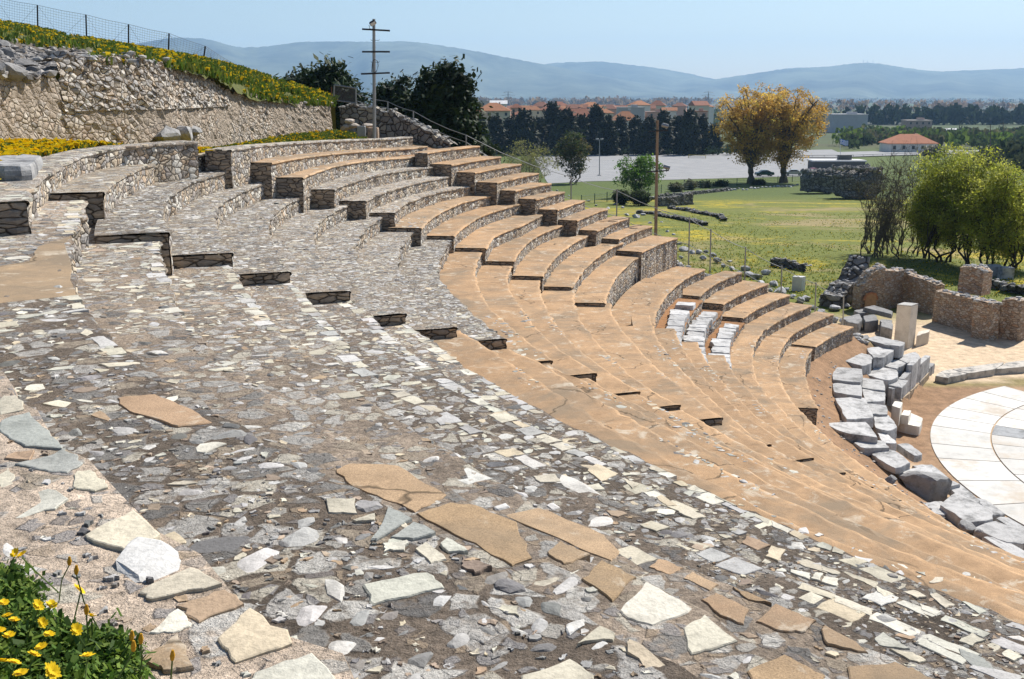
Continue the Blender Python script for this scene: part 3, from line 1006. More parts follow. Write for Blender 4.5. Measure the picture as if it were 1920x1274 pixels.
    td = mb.build('tread', mats, parent)
    td.parent = row
    td.matrix_parent_inverse = Matrix.Identity(4)
    return row

WEDGE = {
 'A': ('near seating wedge with dark rubble paving and pale flagstones running towards the camera', 0, 19),
 'B': ('curved seating wedge of grey rubble tiers left of the middle, below the flower terrace', 0, 19),
 'C': ('upper seating wedge under the light pole with stone capped rubble risers', 1, 13),
 'D': ('upper seating wedge at the far end whose short tan tiers stop at the loose rocks', 3, 13),
 'F': ('lower seating wedge with three rows of grey marble benches set in red earth', 14, 20),
 'E': ('lower far seating wedge of short tan tiers beside the marble benches', 15, 21)}
for wg, (lab, i0, i1) in WEDGE.items():
    root = thing('seating_wedge', (*car(28, np.mean(ENDS[wg, i0])), zrow(wg, i1)), lab, 'theatre seating', 'wedges of the theatre seating')
    for i in range(i0, i1 + 1):
        inner = lips(wg, i)
        if wg == 'A' and i == 0: outer = inner + 6.0
        elif wg in 'B' and i == 0 or wg == 'C' and i == 1: outer = inner + .55
        elif wg == 'D' and i == 3: outer = inner + .5
        elif wg == 'F' and i == 14 or wg == 'E' and i == 15: outer = inner + 1.35
        else: outer = lips(wg, i - 1) + .12
        if wg == 'A' and i == 1: outer = np.where(G < 214.6, np.maximum(outer, 36.6), outer)
        if wg == 'B' and i == 14: outer = np.where(G < 177, inner + .5, outer)
        build_tier(root, wg, i, outer, inner, *ENDS[wg, i], depth=1.3 if (wg, i) in (('C', 13), ('D', 13)) else .85)

# ------------------------------------------------------------------ the ground
KNY = [-60, 55, 75, 100, 150, 190, 225, 330, 600, 1000, 3000, 8000, 13000]
KNZ = [0, 0, -.8, -2.2, -4.6, -6.6, -7.6, -8.5, -12.5, -16, -21, -26, -28]
E1 = un((900, 274), zrow('D', 3))[0]
E2 = un((1600, 613), zrow('E', 21))[0]
ED = (E2 - E1) / np.linalg.norm(E2 - E1)
EN = np.array([-ED[1], ED[0]])
if EN @ (CEN - E1) > 0: EN = -EN                     # away from the seats
if abs(EN @ np.array([0, 1.0])) < .01 or EN[1] < 0: EN = np.array([-ED[1], ED[0]]) * (1 if ED[0] > 0 else -1)
def edge_dist(x, y): return (x - E1[0]) * EN[0] + (y - E1[1]) * EN[1]
_wp = un([(1672, 778), (1690, 762), (1705, 748), (1722, 731), (1741, 711), (1752, 700)], 0) - RINGC
_wr, _wa = np.hypot(_wp[:, 0], _wp[:, 1]), np.degrees(np.arctan2(_wp[:, 1], _wp[:, 0])) % 360
_wo = np.argsort(_wa)
def T(x, y):
    x, y = np.asarray(x, float), np.asarray(y, float)
    base = np.interp(y, KNY, KNZ)
    rc = np.hypot(x - CEN[0], y - CEN[1])
    s = edge_dist(x, y)
    ps = np.degrees(np.arctan2(y - CEN[1], x - CEN[0])) % 360
    rtop = np.interp(ps, [120, 150, 162, 170, 175.5, 185, 188, 204, 208, 262], [32.1, 32.2, 32.4, 33.3, 33.95, 34.3, 35.9, 36.0, 36.9, 37.2])
    ztop = np.interp(ps, [120, 158, 168, 176, 181, 185, 188, 203, 206, 262], [8.7, 8.8, 9.1, 9.40, 9.62, 9.74, 9.98, 9.98, 9.70, 9.70]) 
    ztop = ztop + np.where(ps < 187, np.clip((rc - rtop) / 6, 0, 1) * np.maximum(0, 9.66 - ztop), 0) + np.where((ps >= 187) & (ps < 207), np.clip((rc - rtop) / 5, 0, 1) * .16, 0)
    cone = np.clip(Z0 - .467 * (35.4 - rc) - np.interp(ps, [190, 197], [.80, 1.25]), 0, 9.0)
    cone = np.where(rc > rtop, ztop, np.minimum(cone, 9.0))
    da = np.degrees(np.arctan2(y - RINGC[1], x - RINGC[0])) % 360
    fl = np.interp(da, _wa[_wo], _wr[_wo] + .12)
    cone = np.minimum(cone, np.maximum(0, np.hypot(x - RINGC[0], y - RINGC[1]) - fl) * 1.6)
    front = np.where((ps > 120) & (ps < 262), 1.0, 0.0)
    cav = cone - np.maximum(0, s - .7) * .62
    return np.maximum(base, np.where(front > 0, cav, base))
def hit(px, py, extra=0.0):
    d = rays([(px, py)])[0]
    t = np.concatenate([np.linspace(1, 120, 2400), np.geomspace(120, 15000, 3000)])
    g = CAM_Z + d[2] * t - T(d[0] * t, d[1] * t) - extra
    k = np.where(g < 0)[0]
    k = k[0] if len(k) else len(t) - 1
    tt = t[k - 1] + (t[k] - t[k - 1]) * g[k - 1] / (g[k - 1] - g[k] + 1e-9) if k else t[0]
    return np.array([d[0] * tt, d[1] * tt, CAM_Z + d[2] * tt])

ys = np.unique(np.concatenate([np.arange(-40, 8, 2.0), np.arange(8, 70, .6), np.arange(70, 130, 1.2), np.arange(130, 260, 3.0), np.geomspace(260, 12500, 90), KNY[1:-1]]))
sx = np.linspace(-1, 1, 201)
sx = np.sign(sx) * np.abs(sx) ** 1.15
YY, SX = np.meshgrid(ys, sx, indexing='ij')
XX = SX * (75 + np.maximum(YY, 0) * .85)
ZZ = T(XX, YY)
far = YY > 58
bumps = np.sin(XX * .31 + YY * .17) * np.sin(YY * .23 - XX * .11) * .10
ZZ = ZZ + np.where((YY > 58) & (YY < 140), bumps, 0) * np.clip((YY - 58) / 15, 0, 1) * np.clip((140 - YY) / 25, 0, 1)
cc = np.zeros(XX.shape + (3,))
SAND, RED = np.array([.50, .37, .245]), np.array([.27, .165, .095])
MEAD, LAWN, DRY = np.array([.125, .142, .022]), np.array([.075, .105, .02]), np.array([.26, .20, .10])
rc = np.hypot(XX - CEN[0], YY - CEN[1])
cc[:] = MEAD
m = (YY < 56) & (rc < 40)
k = np.clip((rc - 13.5) / 2.0, 0, 1)[..., None]
cc[m] = (SAND * (1 - k) + RED * k)[m]
m = edge_dist(XX, YY) > .5
cc[m & (YY < 62)] = DRY * .8 + MEAD * .2
m = (XX > 11.5) & (YY > 20) & (YY < 58) & (rc > 0) & (np.hypot(XX - RINGC[0], YY - RINGC[1]) > 12) & ((edge_dist(XX, YY) > 1.2) | (rc < 16))
k = np.clip((YY - 48.5 - (XX - 24) * .1) / 4, 0, 1)[..., None]
cc[m] = (np.array([.56, .43, .295]) * (1 - k) + MEAD * k)[m]
m2 = (YY >= 58)
k = np.clip((YY - 150) / 25, 0, 1)[..., None]
cc[m2] = (MEAD * (1 - k) + LAWN * k)[m2]
k = np.clip((YY - 330) / 200, 0, 1)[..., None]
FIELD = np.array([.055, .065, .035])
cc[YY > 330] = (LAWN * (1 - k) + FIELD * k)[YY > 330]
cc[YY < 8] = DRY
def m_ground():
    t = NT('ground_soil')
    v = t.coord(shift=False)
    a = t.attr()
    n1 = t.noise(v, .12, 6, .65, .5)
    n2 = t.noise(v, 2.5, 6, .7)
    n3 = t.noise(v, 30, 4, .7)
    c = t.mix(1.0, a, t.ramp(n2, [(.3, .65), (.5, 1.0), (.7, 1.35)]), 'MULTIPLY')
    c = t.mix(1.0, c, t.ramp(n3, [(.3, .72), (.5, 1.0), (.75, 1.3)]), 'MULTIPLY')
    sep = t.n('SeparateXYZ'); t.l(v, sep.inputs[0])
    y = sep.outputs[1]
    # yellow flower sheets and drier strips on the meadow
    vs = t.coord((.85, 1.15, 1), shift=False)
    fl = t.math('MULTIPLY', t.ramp(t.noise(vs, .055, 6, .7, 1.2), [(.50, 0.0), (.60, 1.0)]), t.ramp(t.noise(v, 1.4, 5, .75), [(.40, 0.0), (.58, .85)]))
    mm = t.math('MULTIPLY', t.math('GREATER_THAN', y, 60), t.math('LESS_THAN', y, 158))
    c = t.mix(t.math('MULTIPLY', fl, mm), c, (.50, .37, .012))
    dr = t.math('MULTIPLY', t.ramp(t.noise(vs, .05, 5, .7, .8), [(.36, .85), (.46, 0.0)]), mm)
    c = t.mix(dr, c, (.27, .21, .10))
    # fields of the plain
    vf = t.coord((.0035, .0016, .0), shift=False)
    cell = t.vor(vf, 1.0, 'F1', 'Color')
    sp = t.n('SeparateColor'); t.l(cell, sp.inputs[0])
    fc = t.ramp(sp.outputs[0], [(0, (.045, .052, .035)), (.25, (.07, .09, .03)), (.42, (.09, .07, .05)), (.58, (.035, .042, .032)), (.75, (.12, .10, .07)), (.88, (.055, .08, .028))], 'CONSTANT')
    pm = t.ramp(t.math('DIVIDE', y, 3000.0), [(.125, 0.0), (.18, 1.0)])
    c = t.mix(pm, c, t.mix(1.0, fc, t.ramp(t.noise(v, .03, 5, .7), [(.3, .6), (.7, 1.3)]), 'MULTIPLY'))
    nb = t.bump(n2, .6, .05)
    nb = t.bump(n3, .5, .012, nb)
    return t.done(c, .97, nb)
M_GROUND = m_ground()
gm = MB()
gm.grid(np.stack([XX, YY, ZZ], -1)[::-1], cc[::-1], 0)
tag(gm.build('ground', M_GROUND, smooth=True), kind='structure')

# car park: one pale sheet; road behind it
def sheet(name, px, dz, matl, col=(1, 1, 1), kind='structure', div=14):
    """flat sheet over the ground between a near and a far line (photo pixels of the corners)"""
    near = [hit(*p) for p in px[0]]
    farl = [hit(*p) for p in px[1]]
    n = len(near)
    P = np.zeros((n, div, 3))
    for a in range(n):
        for b in range(div):
            q = near[a][:2] + (farl[a][:2] - near[a][:2]) * b / (div - 1)
            P[a, b] = (*q, T(*q) + dz)
    mb = MB(); mb.grid(P, col)
    return tag(mb.build(name, matl), kind=kind)
def m_asphalt():
    t = NT('worn_asphalt')
    v = t.coord()
    n = t.noise(v, .25, 6, .7, .4)
    n2 = t.noise(v, 6, 5, .7)
    c = t.mix(t.ramp(n, [(.35, 0.0), (.65, 1.0)]), (.24, .243, .25), (.31, .31, .315))
    c = t.mix(1.0, c, t.ramp(n2, [(.3, .8), (.7, 1.1)]), 'MULTIPLY')
    return t.done(c, .95)
M_ASPH = m_asphalt()
sheet('car_park', [[(1028, 345), (1100, 341), (1250, 338), (1400, 334), (1520, 331), (1660, 329)], [(1000, 294), (1080, 289), (1210, 287), (1340, 285), (1440, 283), (1560, 281)]], .06, M_ASPH, div=24)

# ------------------------------------------------------------------ far hills
def m_hill():
    t = NT('wooded_hill')
    v = t.coord()
    a = t.attr()
    n = t.noise(v, .0016, 7, .65)
    n2 = t.noise(v, .012, 5, .7)
    c = t.mix(1.0, a, t.ramp(n, [(.35, .35), (.65, 1.9)]), 'MULTIPLY')
    c = t.mix(1.0, c, t.ramp(n2, [(.3, .75), (.7, 1.2)]), 'MULTIPLY')
    return t.done(c, 1.0)
M_HILL = m_hill()
def ridge(pts, D, foot, seed, name='hill'):
    r2 = np.random.default_rng(seed)
    px = np.arange(pts[0][0], pts[-1][0] + 1, 6.0)
    py = np.interp(px, [p[0] for p in pts], [p[1] for p in pts])
    py = gsm(py, 2) + r2.normal(0, .35, len(px))
    K = 14
    P = np.zeros((len(px), K, 3))
    wob = gsm(np.interp(px, np.arange(px[0], px[-1] + 60, 90), r2.uniform(.6, 1.4, len(np.arange(px[0], px[-1] + 60, 90)))), 4)
    gul = gsm(np.interp(px, np.arange(px[0], px[-1] + 60, 34), r2.normal(0, 1, len(np.arange(px[0], px[-1] + 60, 34)))), 2)
    for a in range(len(px)):
        top = at_y(px[a], py[a], D)
        for b in range(K):
            f = b / (K - 1.0)
            if b < K - 2:
                g = b / (K - 3.0)
                yy = D - foot * (1 - g) * wob[a]
                s = g ** 1.25
                z = -30 + (top[2] + 30) * s * (1 + .5 * gul[a] * g * (1 - g))
                P[a, b] = (top[0] * yy / D, yy, z)
            else:
                P[a, b] = (top[0] * (1 + .05 * (b - K + 3)), D + 700 * (b - K + 3), top[2] - 120 * (b - K + 3))
    mb = MB(); mb.grid(P[:, :, :], (.075, .085, .055))
    return tag(mb.build(name, M_HILL, smooth=True), kind='structure')
ridge([(-260, 172), (60, 150), (150, 118), (255, 82), (330, 70), (390, 73), (445, 90), (500, 88), (560, 79), (620, 78), (700, 79), (755, 77), (820, 84), (900, 98), (960, 110), (1040, 125), (1120, 141), (1200, 156), (1300, 178)], 8200, 2600, 1)
ridge([(900, 150), (960, 132), (1035, 118), (1080, 117), (1125, 115), (1180, 122), (1230, 127), (1290, 138), (1330, 147), (1400, 158), (1480, 176)], 9600, 2500, 2)
ridge([(1240, 172), (1345, 148), (1400, 140), (1480, 128), (1560, 125), (1600, 119), (1640, 118), (1700, 128), (1760, 135), (1800, 133), (1850, 131), (1920, 128), (2050, 120), (2200, 122)], 8800, 2400, 3)

# ------------------------------------------------------------------ air
HX, HY0, HY1, HZ0, HZ1 = 16500, -70, 12600, -60, 640
hb = MB()
hb.box(((0), (HY0 + HY1) / 2, (HZ0 + HZ1) / 2), (2 * 9500 * 2, HY1 - HY0, HZ1 - HZ0))
hm = bpy.data.materials.new('haze_air')
hm.use_nodes = True
ht = hm.node_tree
for n in list(ht.nodes):
    if n.type == 'BSDF_PRINCIPLED': ht.nodes.remove(n)
pv = ht.nodes.new('ShaderNodeVolumePrincipled')
pv.inputs['Color'].default_value = (.38, .64, 1.0, 1)
pv.inputs['Density'].default_value = 0.95e-4
pv.inputs['Absorption Color'].default_value = (.02, .02, .02, 1)
pv.inputs['Anisotropy'].default_value = .15
ht.links.new(pv.outputs[0], ht.nodes['Material Output'].inputs['Volume'])
tag(hb.build('haze', hm), kind='stuff')

# ------------------------------------------------------------------ marble blocks, orchestra
M_MARBLE = mat_attr('weathered_marble', .85, .55, 4.0, .8, .02, 50.0, (.13, .13, .13))
M_WHITE = mat_attr('white_marble', .6, .3, 1.7, .3, .006, 40.0, (.42, .36, .29))
M_ROCK = mat_attr('grey_rock', .88, .5, 4.0, .9, .04, 45.0, (.12, .12, .125))
M_WALL = mat_rubble('retaining_masonry', 5.6, [(.47, .42, .36), (.41, .39, .37), (.54, .47, .39), (.30, .28, .26), (.60, .56, .50), (.47, .38, .29), (.38, .35, .32)], (.22, .165, .115), 1.45, .07, .06)
M_PLAST = mat_rubble('mortared_masonry', 6.0, [(.45, .38, .30), (.38, .34, .30), (.51, .43, .34), (.43, .34, .26), (.57, .51, .44)], (.25, .195, .145), 1.4, .08, .045, (.37, .305, .24))
M_BRICK = mat_rubble('ruin_masonry', 4.6, [(.50, .39, .29), (.44, .33, .24), (.54, .45, .36), (.46, .31, .21), (.38, .31, .25), (.58, .50, .42)], (.24, .17, .115), 2.2, .07, .035)
M_DKRUIN = mat_rubble('grey_ruin_masonry', 1.7, [(.17, .165, .16), (.22, .21, .20), (.13, .125, .12), (.26, .25, .24)], (.06, .055, .05), 1.2, .1, .12)

def cut_block(name, poly, z0, z1, mat, col, label, cat, group=None, rnd=.02, jit=.014, skew=0.0):
    """squared block with worn arrises: outline at several heights"""
    P = np.asarray(poly, float)
    n0 = len(P)
    a = sum(P[i][0] * P[(i + 1) % n0][1] - P[(i + 1) % n0][0] * P[i][1] for i in range(n0))
    if a < 0: P = P[::-1]
    Q = []
    for i in range(n0):
        A, B = P[i], P[(i + 1) % n0]
        for k in range(4):
            q = A + (B - A) * (k / 4.0)
            Q.append(q + rng.normal(0, jit, 2) * (k > 0) + (P.mean(0) - q) * (.05 * (k == 0)))
    Q = np.array(Q); n = len(Q); cen = Q.mean(0)
    rad = np.sqrt(abs(a) / 2)
    V, Fc = [], []
    lv = [(1.0, z0), (1.01, z0 + (z1 - z0) * .5), (1.0, z1 - rnd), (1 - rnd * .5 / rad, z1 - rnd * .3), (1 - rnd * 1.3 / rad, z1), (.45, z1)]
    tl = rng.normal(0, .012, 2)
    for s_, z in lv:
        for q in Q:
            p = cen + (q - cen) * s_
            dz = ((p - cen) @ tl + rng.normal(0, .004)) if z > z1 - rnd * 1.5 else 0
            V.append((p[0], p[1], z + dz))
    V.append((cen[0], cen[1], z1 + rng.normal(0, .004)))
    for l in range(len(lv) - 1):
        for i in range(n):
            j = (i + 1) % n
            Fc.append((l * n + i, l * n + j, l * n + n + j, l * n + n + i))
    e = (len(lv) - 1) * n
    for i in range(n): Fc.append((e + i, e + (i + 1) % n, e + n))
    mb = MB(); mb.add(V, Fc, col)
    return tag(mb.build(name, mat, loc=(cen[0], cen[1], z0)), label, cat, group)

def mcol(): return np.array([.46, .455, .45]) * rng.uniform(.8, 1.15)
# three rows of benches set in red earth: blocks side by side along the front edge
for row, (i, p0, p1, word) in enumerate(((15, 160.6, 177.3, 'upper'), (16, 159.8, 176.6, 'middle'), (17, 159.6, 176.2, 'lower'))):
    L = lips('F', i)
    ps, k = p0, 0
    while ps < p1 - .4:
        dp = rng.uniform(1.2, 2.2)
        e = min(ps + dp, p1)
        r = np.interp([ps, e], G, L)
        dep = rng.uniform(.46, .66)
        z = zrow('F', i)
        if rng.random() > .08:
            poly = [car(r[0], ps + .03), car(r[1], e - .05), car(r[1] + dep * rng.uniform(.85, 1.05), e - .05 + rng.normal(0, .1)), car(r[0] + dep, ps + .03 + rng.normal(0, .1))]
            lab = {0: 'weathered grey marble bench block in the uppermost of three rows set in red earth', 1: 'weathered grey marble bench block in the middle of three rows set in red earth', 2: 'weathered grey marble bench block in the lowest of three rows set in red earth'}[row]
            cut_block('marble_bench', poly, z - .30, z + rng.uniform(-.01, .02), M_MARBLE, mcol() * 1.15, lab, 'bench block', 'marble benches of the %s row' % word, .02, .02)
        ps = e; k += 1

# big worn seat blocks stepping down to the orchestra: outline of the top face in photo pixels, top level, thickness
BL = [
 ('grey marble slab at the head of the seat blocks, behind the white pillar foot', 1.75, .45, (1628,637),(1641,629),(1696,642),(1686,650),(1659,647)),
 ('grey seat block with a worn hollow, second from the pillar end', 1.62, .45, (1626,654),(1661,649),(1676,656),(1659,668),(1638,670)),
 ('thick cracked grey seat block at the bend of the upper row', 1.58, .50, (1581,676),(1601,658),(1636,668),(1634,680),(1616,686)),
 ('squarish pale slab on the outer row, just below the bend', 1.60, .26, (1563,697),(1571,689),(1616,693),(1613,717),(1562,711)),
 ('pale slab with a black broken corner on the outer row', 1.52, .30, (1562,721),(1566,718),(1613,720),(1615,744),(1565,736)),
 ('largest grey stained slab on the outer row of seat blocks', 1.45, .34, (1566,748),(1621,747),(1638,782),(1588,785)),
 ('long dark edged slab tilted beside the red earth', 1.42, .34, (1546,795),(1623,791),(1645,819),(1581,811)),
 ('thin white topped slab below the long dark edged slab', 1.22, .22, (1601,831),(1616,825),(1656,826),(1667,839),(1621,841)),
 ('broad pale paving slab lying where the earth strip narrows', 1.10, .20, (1635,851),(1649,844),(1676,846),(1706,868),(1679,876),(1651,862)),
 ('grey block on the second row beside the white pillar', 1.25, .42, (1679,670),(1716,660),(1725,669),(1701,681)),
 ('short grey block in the middle of the second row', 1.22, .42, (1654,685),(1679,675),(1700,681),(1681,691)),
 ('worn rounded grey block at the bend of the second row', 1.18, .45, (1625,703),(1646,689),(1681,695),(1684,705),(1666,712)),
 ('white slab on the second row next to the squarish pale slab', 1.20, .30, (1617,708),(1656,714),(1659,733),(1617,727)),
 ('white slab with a dark broken corner on the second row', 1.15, .30, (1617,729),(1659,735),(1657,751),(1622,753)),
 ('small pale slab on the second row above the cubes', 1.10, .30, (1624,757),(1661,761),(1664,777),(1634,776)),
 ('bulky white topped block beside the white cubes', 1.02, .50, (1639,780),(1666,780),(1682,801),(1664,807),(1642,801)),
 ('dark rounded block under the bulky white topped block', .90, .42, (1645,812),(1662,812),(1681,830),(1657,831)),
 ('grey paving slab below the white orchestra steps', .62, .22, (1682,833),(1704,832),(1729,850),(1714,854)),
 ('pale cracked paving slab on the lower walk', .75, .22, (1677,884),(1742,874),(1760,906),(1703,902)),
 ('grey paving slab beside the orchestra ring', .42, .22, (1711,873),(1747,871),(1781,899),(1747,896)),
 ('large dirty white slab at the foot of the tan tiers', .72, .28, (1764,947),(1792,923),(1859,958),(1855,976),(1814,980)),
 ('stained slab touching the orchestra ring', .35, .2, (1778,911),(1799,908),(1838,939),(1814,948)),
 ('small grey slab against the ring edge', .30, .18, (1823,933),(1848,937),(1884,963),(1863,966)),
 ('long white slab at the right edge of the photo', .68, .3, (1828,990),(1866,977),(1907,993),(1938,1018),(1888,1017)),
 ('dark fronted slab in the bottom right corner of the benches', .66, .45, (1843,1008),(1880,1010),(1960,1056),(1935,1064)),
 ('grey slab near the right edge beside the ring', .32, .2, (1868,972),(1890,970),(1950,1005),(1945,1018)),
 ('grey slab filling the gap between the boulder and the ring', .45, .25, (1742,880),(1775,898),(1800,908),(1778,912),(1745,905)),
 ('flat dirty slab between the boulder and the dirty white slab', .62, .3, (1720,945),(1765,940),(1790,955),(1770,965),(1735,958)),
 ('broad flat slab below the stained slab', .50, .25, (1800,925),(1835,943),(1862,962),(1850,968),(1796,930)),
 ('last grey slab at the picture edge above the dark fronted slab', .48, .25, (1880,985),(1925,992),(1975,1025),(1945,1030)),
]
for lab, zt, th, *px in BL:
    q_ = un(px, zt); q_ = q_.mean(0) + (q_ - q_.mean(0)) * 1.07
    cut_block('seat_block', q_, zt - th, zt, M_MARBLE, mcol() * 1.12, lab, 'stone block', 'marble seat blocks round the orchestra', .025, .016)
def rock(name, c, size, lab, cat, group=None, mat=None, col=None, seed=0, flat=.7, n=2, kind=None):
    r2 = np.random.default_rng(seed)
    mb = MB()
    V, Fc = rock_mesh(r2, n)
    V = V * np.array(size) / 2
    a = r2.uniform(0, 2 * pi)
    V = np.stack([V[:, 0] * cos(a) - V[:, 1] * sin(a), V[:, 0] * sin(a) + V[:, 1] * cos(a), V[:, 2]], 1)
    mb.add((V + np.asarray(c)).tolist(), Fc, mcol() * .8 if col is None else col)
    o = mb.build(name, mat or M_ROCK, loc=c)
    return tag(o, lab, cat, group, kind)
_ico = {}
def rock_mesh(r2, n=2):
    if n not in _ico:
        import bmesh
        bm = bmesh.new()
        bmesh.ops.create_icosphere(bm, subdivisions=n, radius=1)
        bm.verts.ensure_lookup_table()
        _ico[n] = (np.array([v.co[:] for v in bm.verts]), [[v.index for v in f.verts] for f in bm.faces])
        bm.free()
    V, Fc = _ico[n]
    V = V.copy()
    for k in range(7):                                # chop with planes for facets
        d = r2.normal(0, 1, 3); d /= np.linalg.norm(d)
        h = r2.uniform(.45, .8)
        e = V @ d - h
        V = V - np.maximum(e, 0)[:, None] * d
    V = V * (1 + r2.normal(0, .035, (len(V), 1)))
    return V, Fc
c = un([(1733, 925)], .5)[0]
rock('boulder', (c[0], c[1], .62), (1.7, 1.1, .95), 'big dark fronted boulder on the slabs beside the orchestra ring', 'boulder', seed=5, n=3)
for px, py, s, lab in ((1660, 925, .42, 'dark angular rock lying on the lowest tan tier'), (1668, 905, .35, 'small dark block on the tan tier near the earth strip'), (1814, 990, .40, 'wedge shaped grey stone below the dirty white slab'), (1835, 1000, .2, 'fist sized round stone beside the wedge shaped stone')):
    p = hit(px, py, .55)
    rock('loose_stone', (p[0], p[1], p[2] + .05), (s * 1.2, s, s * .8), lab, 'stone', seed=px)

# upright slabs of the orchestra wall, over a footing
WP = un([(1672, 778), (1690, 762), (1705, 748), (1722, 731), (1741, 711), (1752, 700)], 0)
def wallslab(a, b, z0, z1, th, lab, nm='wall_slab', col=None):
    a, b = np.asarray(a), np.asarray(b)
    d = (b - a) / np.linalg.norm(b - a); n_ = np.array([-d[1], d[0]])
    if n_ @ (RINGC - a) > 0: n_ = -n_
    return cut_block(nm, [a + d * .015, b - d * .015, b - d * .015 + n_ * th, a + d * .015 + n_ * th], z0, z1, M_MARBLE, mcol() * .95 if col is None else col, lab, 'wall slab', 'upright slabs of the orchestra wall', .03, .015)
wt = [(.95, 'low'), (1.02, 'second'), (1.28, 'tallest stained'), (.98, 'fourth'), (.42, 'lowest')]
for k in range(5):
    lab = ['pale upright slab at the near end of the orchestra wall, behind the cubes', 'grey upright slab with a round socket in the orchestra wall', 'tallest dark streaked upright slab of the orchestra wall', 'grey upright slab at the far end of the orchestra wall', 'low footing stone where the orchestra wall meets the kerb'][k]
    wallslab(WP[k], WP[k + 1], .30 if k < 4 else 0, wt[k][0], .22, lab)
    if k < 4: 
        d = (RINGC - WP[k]); d /= np.linalg.norm(d)
        wallslab(WP[k] + d * .04, WP[k + 1] + d * .04, 0, .298, .3, ['tan footing stone under the near end of the orchestra wall', 'tan footing stone under the socketed slab', 'tan footing stone under the tallest streaked slab', 'tan footing stone under the far slab'][k], 'footing_stone', np.array([.46, .36, .25]))
cut_block('seat_block', un([(1661,721),(1681,711),(1704,713),(1691,728)], 1.0), .55, 1.0, M_MARBLE, mcol(), 'dark block lying across the near end of the orchestra wall', 'stone block', 'marble seat blocks round the orchestra', .03, .02)
# white cubes forming little steps
for px, zt, z0, lab in ((((1672,761),(1678,752),(1693,755),(1688,766)), .96, .32, 'white marble cube, topmost of the three little steps'), (((1689,778),(1695,769),(1709,770),(1704,780)), .64, .32, 'white marble cube on the middle little step'), (((1680,791),(1702,772),(1731,784),(1725,801),(1703,797)), .32, 0, 'white marble base slab under the two cubes')):
    cut_block('marble_cube', un(px, zt), z0 + .002, zt, M_WHITE, (.74, .70, .62), lab, 'stone cube', 'white cubes by the orchestra', .012, .003)

# ring of white slabs
rr_ = lambda px: np.hypot(*(un([px], 0)[0] - RINGC))
RO = 11.36
for nm, r0, r1, da, z in (('outer', 9.55, RO, 8, .03), ('middle', 7.95, 9.5, 7, .034), ('inner', 6.35, 7.9, 9, .03)):
    a = 118.0
    k = 0
    while a < 245:
        d = da * rng.uniform(.8, 1.25)
        mb = MB()
        N = 8
        t = np.radians(np.linspace(a + .12, a + d - .12, N))
        o_ = np.stack([RINGC[0] + r1 * np.cos(t), RINGC[1] + r1 * np.sin(t)], 1)
        i_ = np.stack([RINGC[0] + r0 * np.cos(t[::-1]), RINGC[1] + r0 * np.sin(t[::-1])], 1)
        grey = nm == 'middle' and k == 4
        col = np.array([.58, .565, .53]) * rng.uniform(.82, 1.1) if not grey else np.array([.36, .37, .38])
        mb.prism(np.concatenate([o_, i_]), -.1, z, col)
        c = (*(o_.mean(0) + i_.mean(0)) / 2, 0)
        tag(mb.build('ring_slab', M_WHITE if not grey else M_MARBLE, loc=c), 'grey replacement slab in the middle band of the white orchestra ring' if grey else 'white marble slab in the %s band of the orchestra ring' % nm, 'paving slab', 'slabs of the orchestra ring, %s band' % nm)
        a += d; k += 1
# low kerb curving away to the right
KB = [((1753,705),(1779,709),(1790,702),(1764,697)), ((1779,708),(1815,701),(1784,692),(1764,696)), ((1815,700),(1866,693),(1884,680),(1784,691)), ((1866,692),(1925,688),(1925,676),(1885,680)), ((1925,688),(2010,682),(2010,672),(1925,676))]
for q, lab in zip(KB, ('short tan kerb stone touching the orchestra wall', 'cracked pale kerb slab next to the wall end', 'longest pale kerb slab', 'pale kerb slab with a dark notch near the photo edge', 'pale kerb slab running out of the picture')):
    cut_block('kerb_slab', un(q, .26), -.02, .26, M_MARBLE, (.56, .52, .46), lab, 'kerb', 'kerb slabs behind the orchestra', .02, .008)

# pillar and its neighbour
c = un([(1687, 651), (1704, 655), (1715, 651), (1698, 648)], 0)
p0, p1 = un([(1686, 653)], 0)[0], un([(1703, 656)], 0)[0]
pc = un([(1692, 645)], 0)[0]
A = un([(1675, 652)], 0)[0]; B = un([(1701, 655)], 0)[0]; C_ = un([(1714, 650)], 0)[0]
D_ = A + C_ - B
pil = thing('marble_pillar', (*((A + C_) / 2), 0), 'tall square white marble pillar standing by the stage ruin', 'pillar')
mb = MB(); mb.prism([A, B, C_, D_], 0, 1.92, (.66, .62, .55)); mb.build('shaft', M_WHITE, pil)
mb = MB(); g_ = (A + C_) / 2; mb.prism([g_ + (q - g_) * 1.015 for q in (A, B, C_, D_)], 1.923, 1.97, (.46, .45, .43)); mb.build('weathered_top', M_MARBLE, pil)
cut_block('stone_block', un([(1716, 652), (1740, 645), (1742, 640), (1722, 643)], 0), 0, .55, M_WHITE, (.55, .49, .41), 'low beige block standing right beside the tall white pillar', 'stone block', None, .02, .008)
c1 = hit(1497, 546)
cut_block('stone_pedestal', [(c1[0] - .42, c1[1]), (c1[0] + .12, c1[1] - .2), (c1[0] + .42, c1[1] + .1), (c1[0] - .15, c1[1] + .4)], c1[2] - .1, c1[2] + .85, M_WHITE, (.60, .60, .60), 'pale square stone pedestal on the rocks above the far tiers', 'pedestal', None, .02, .008)

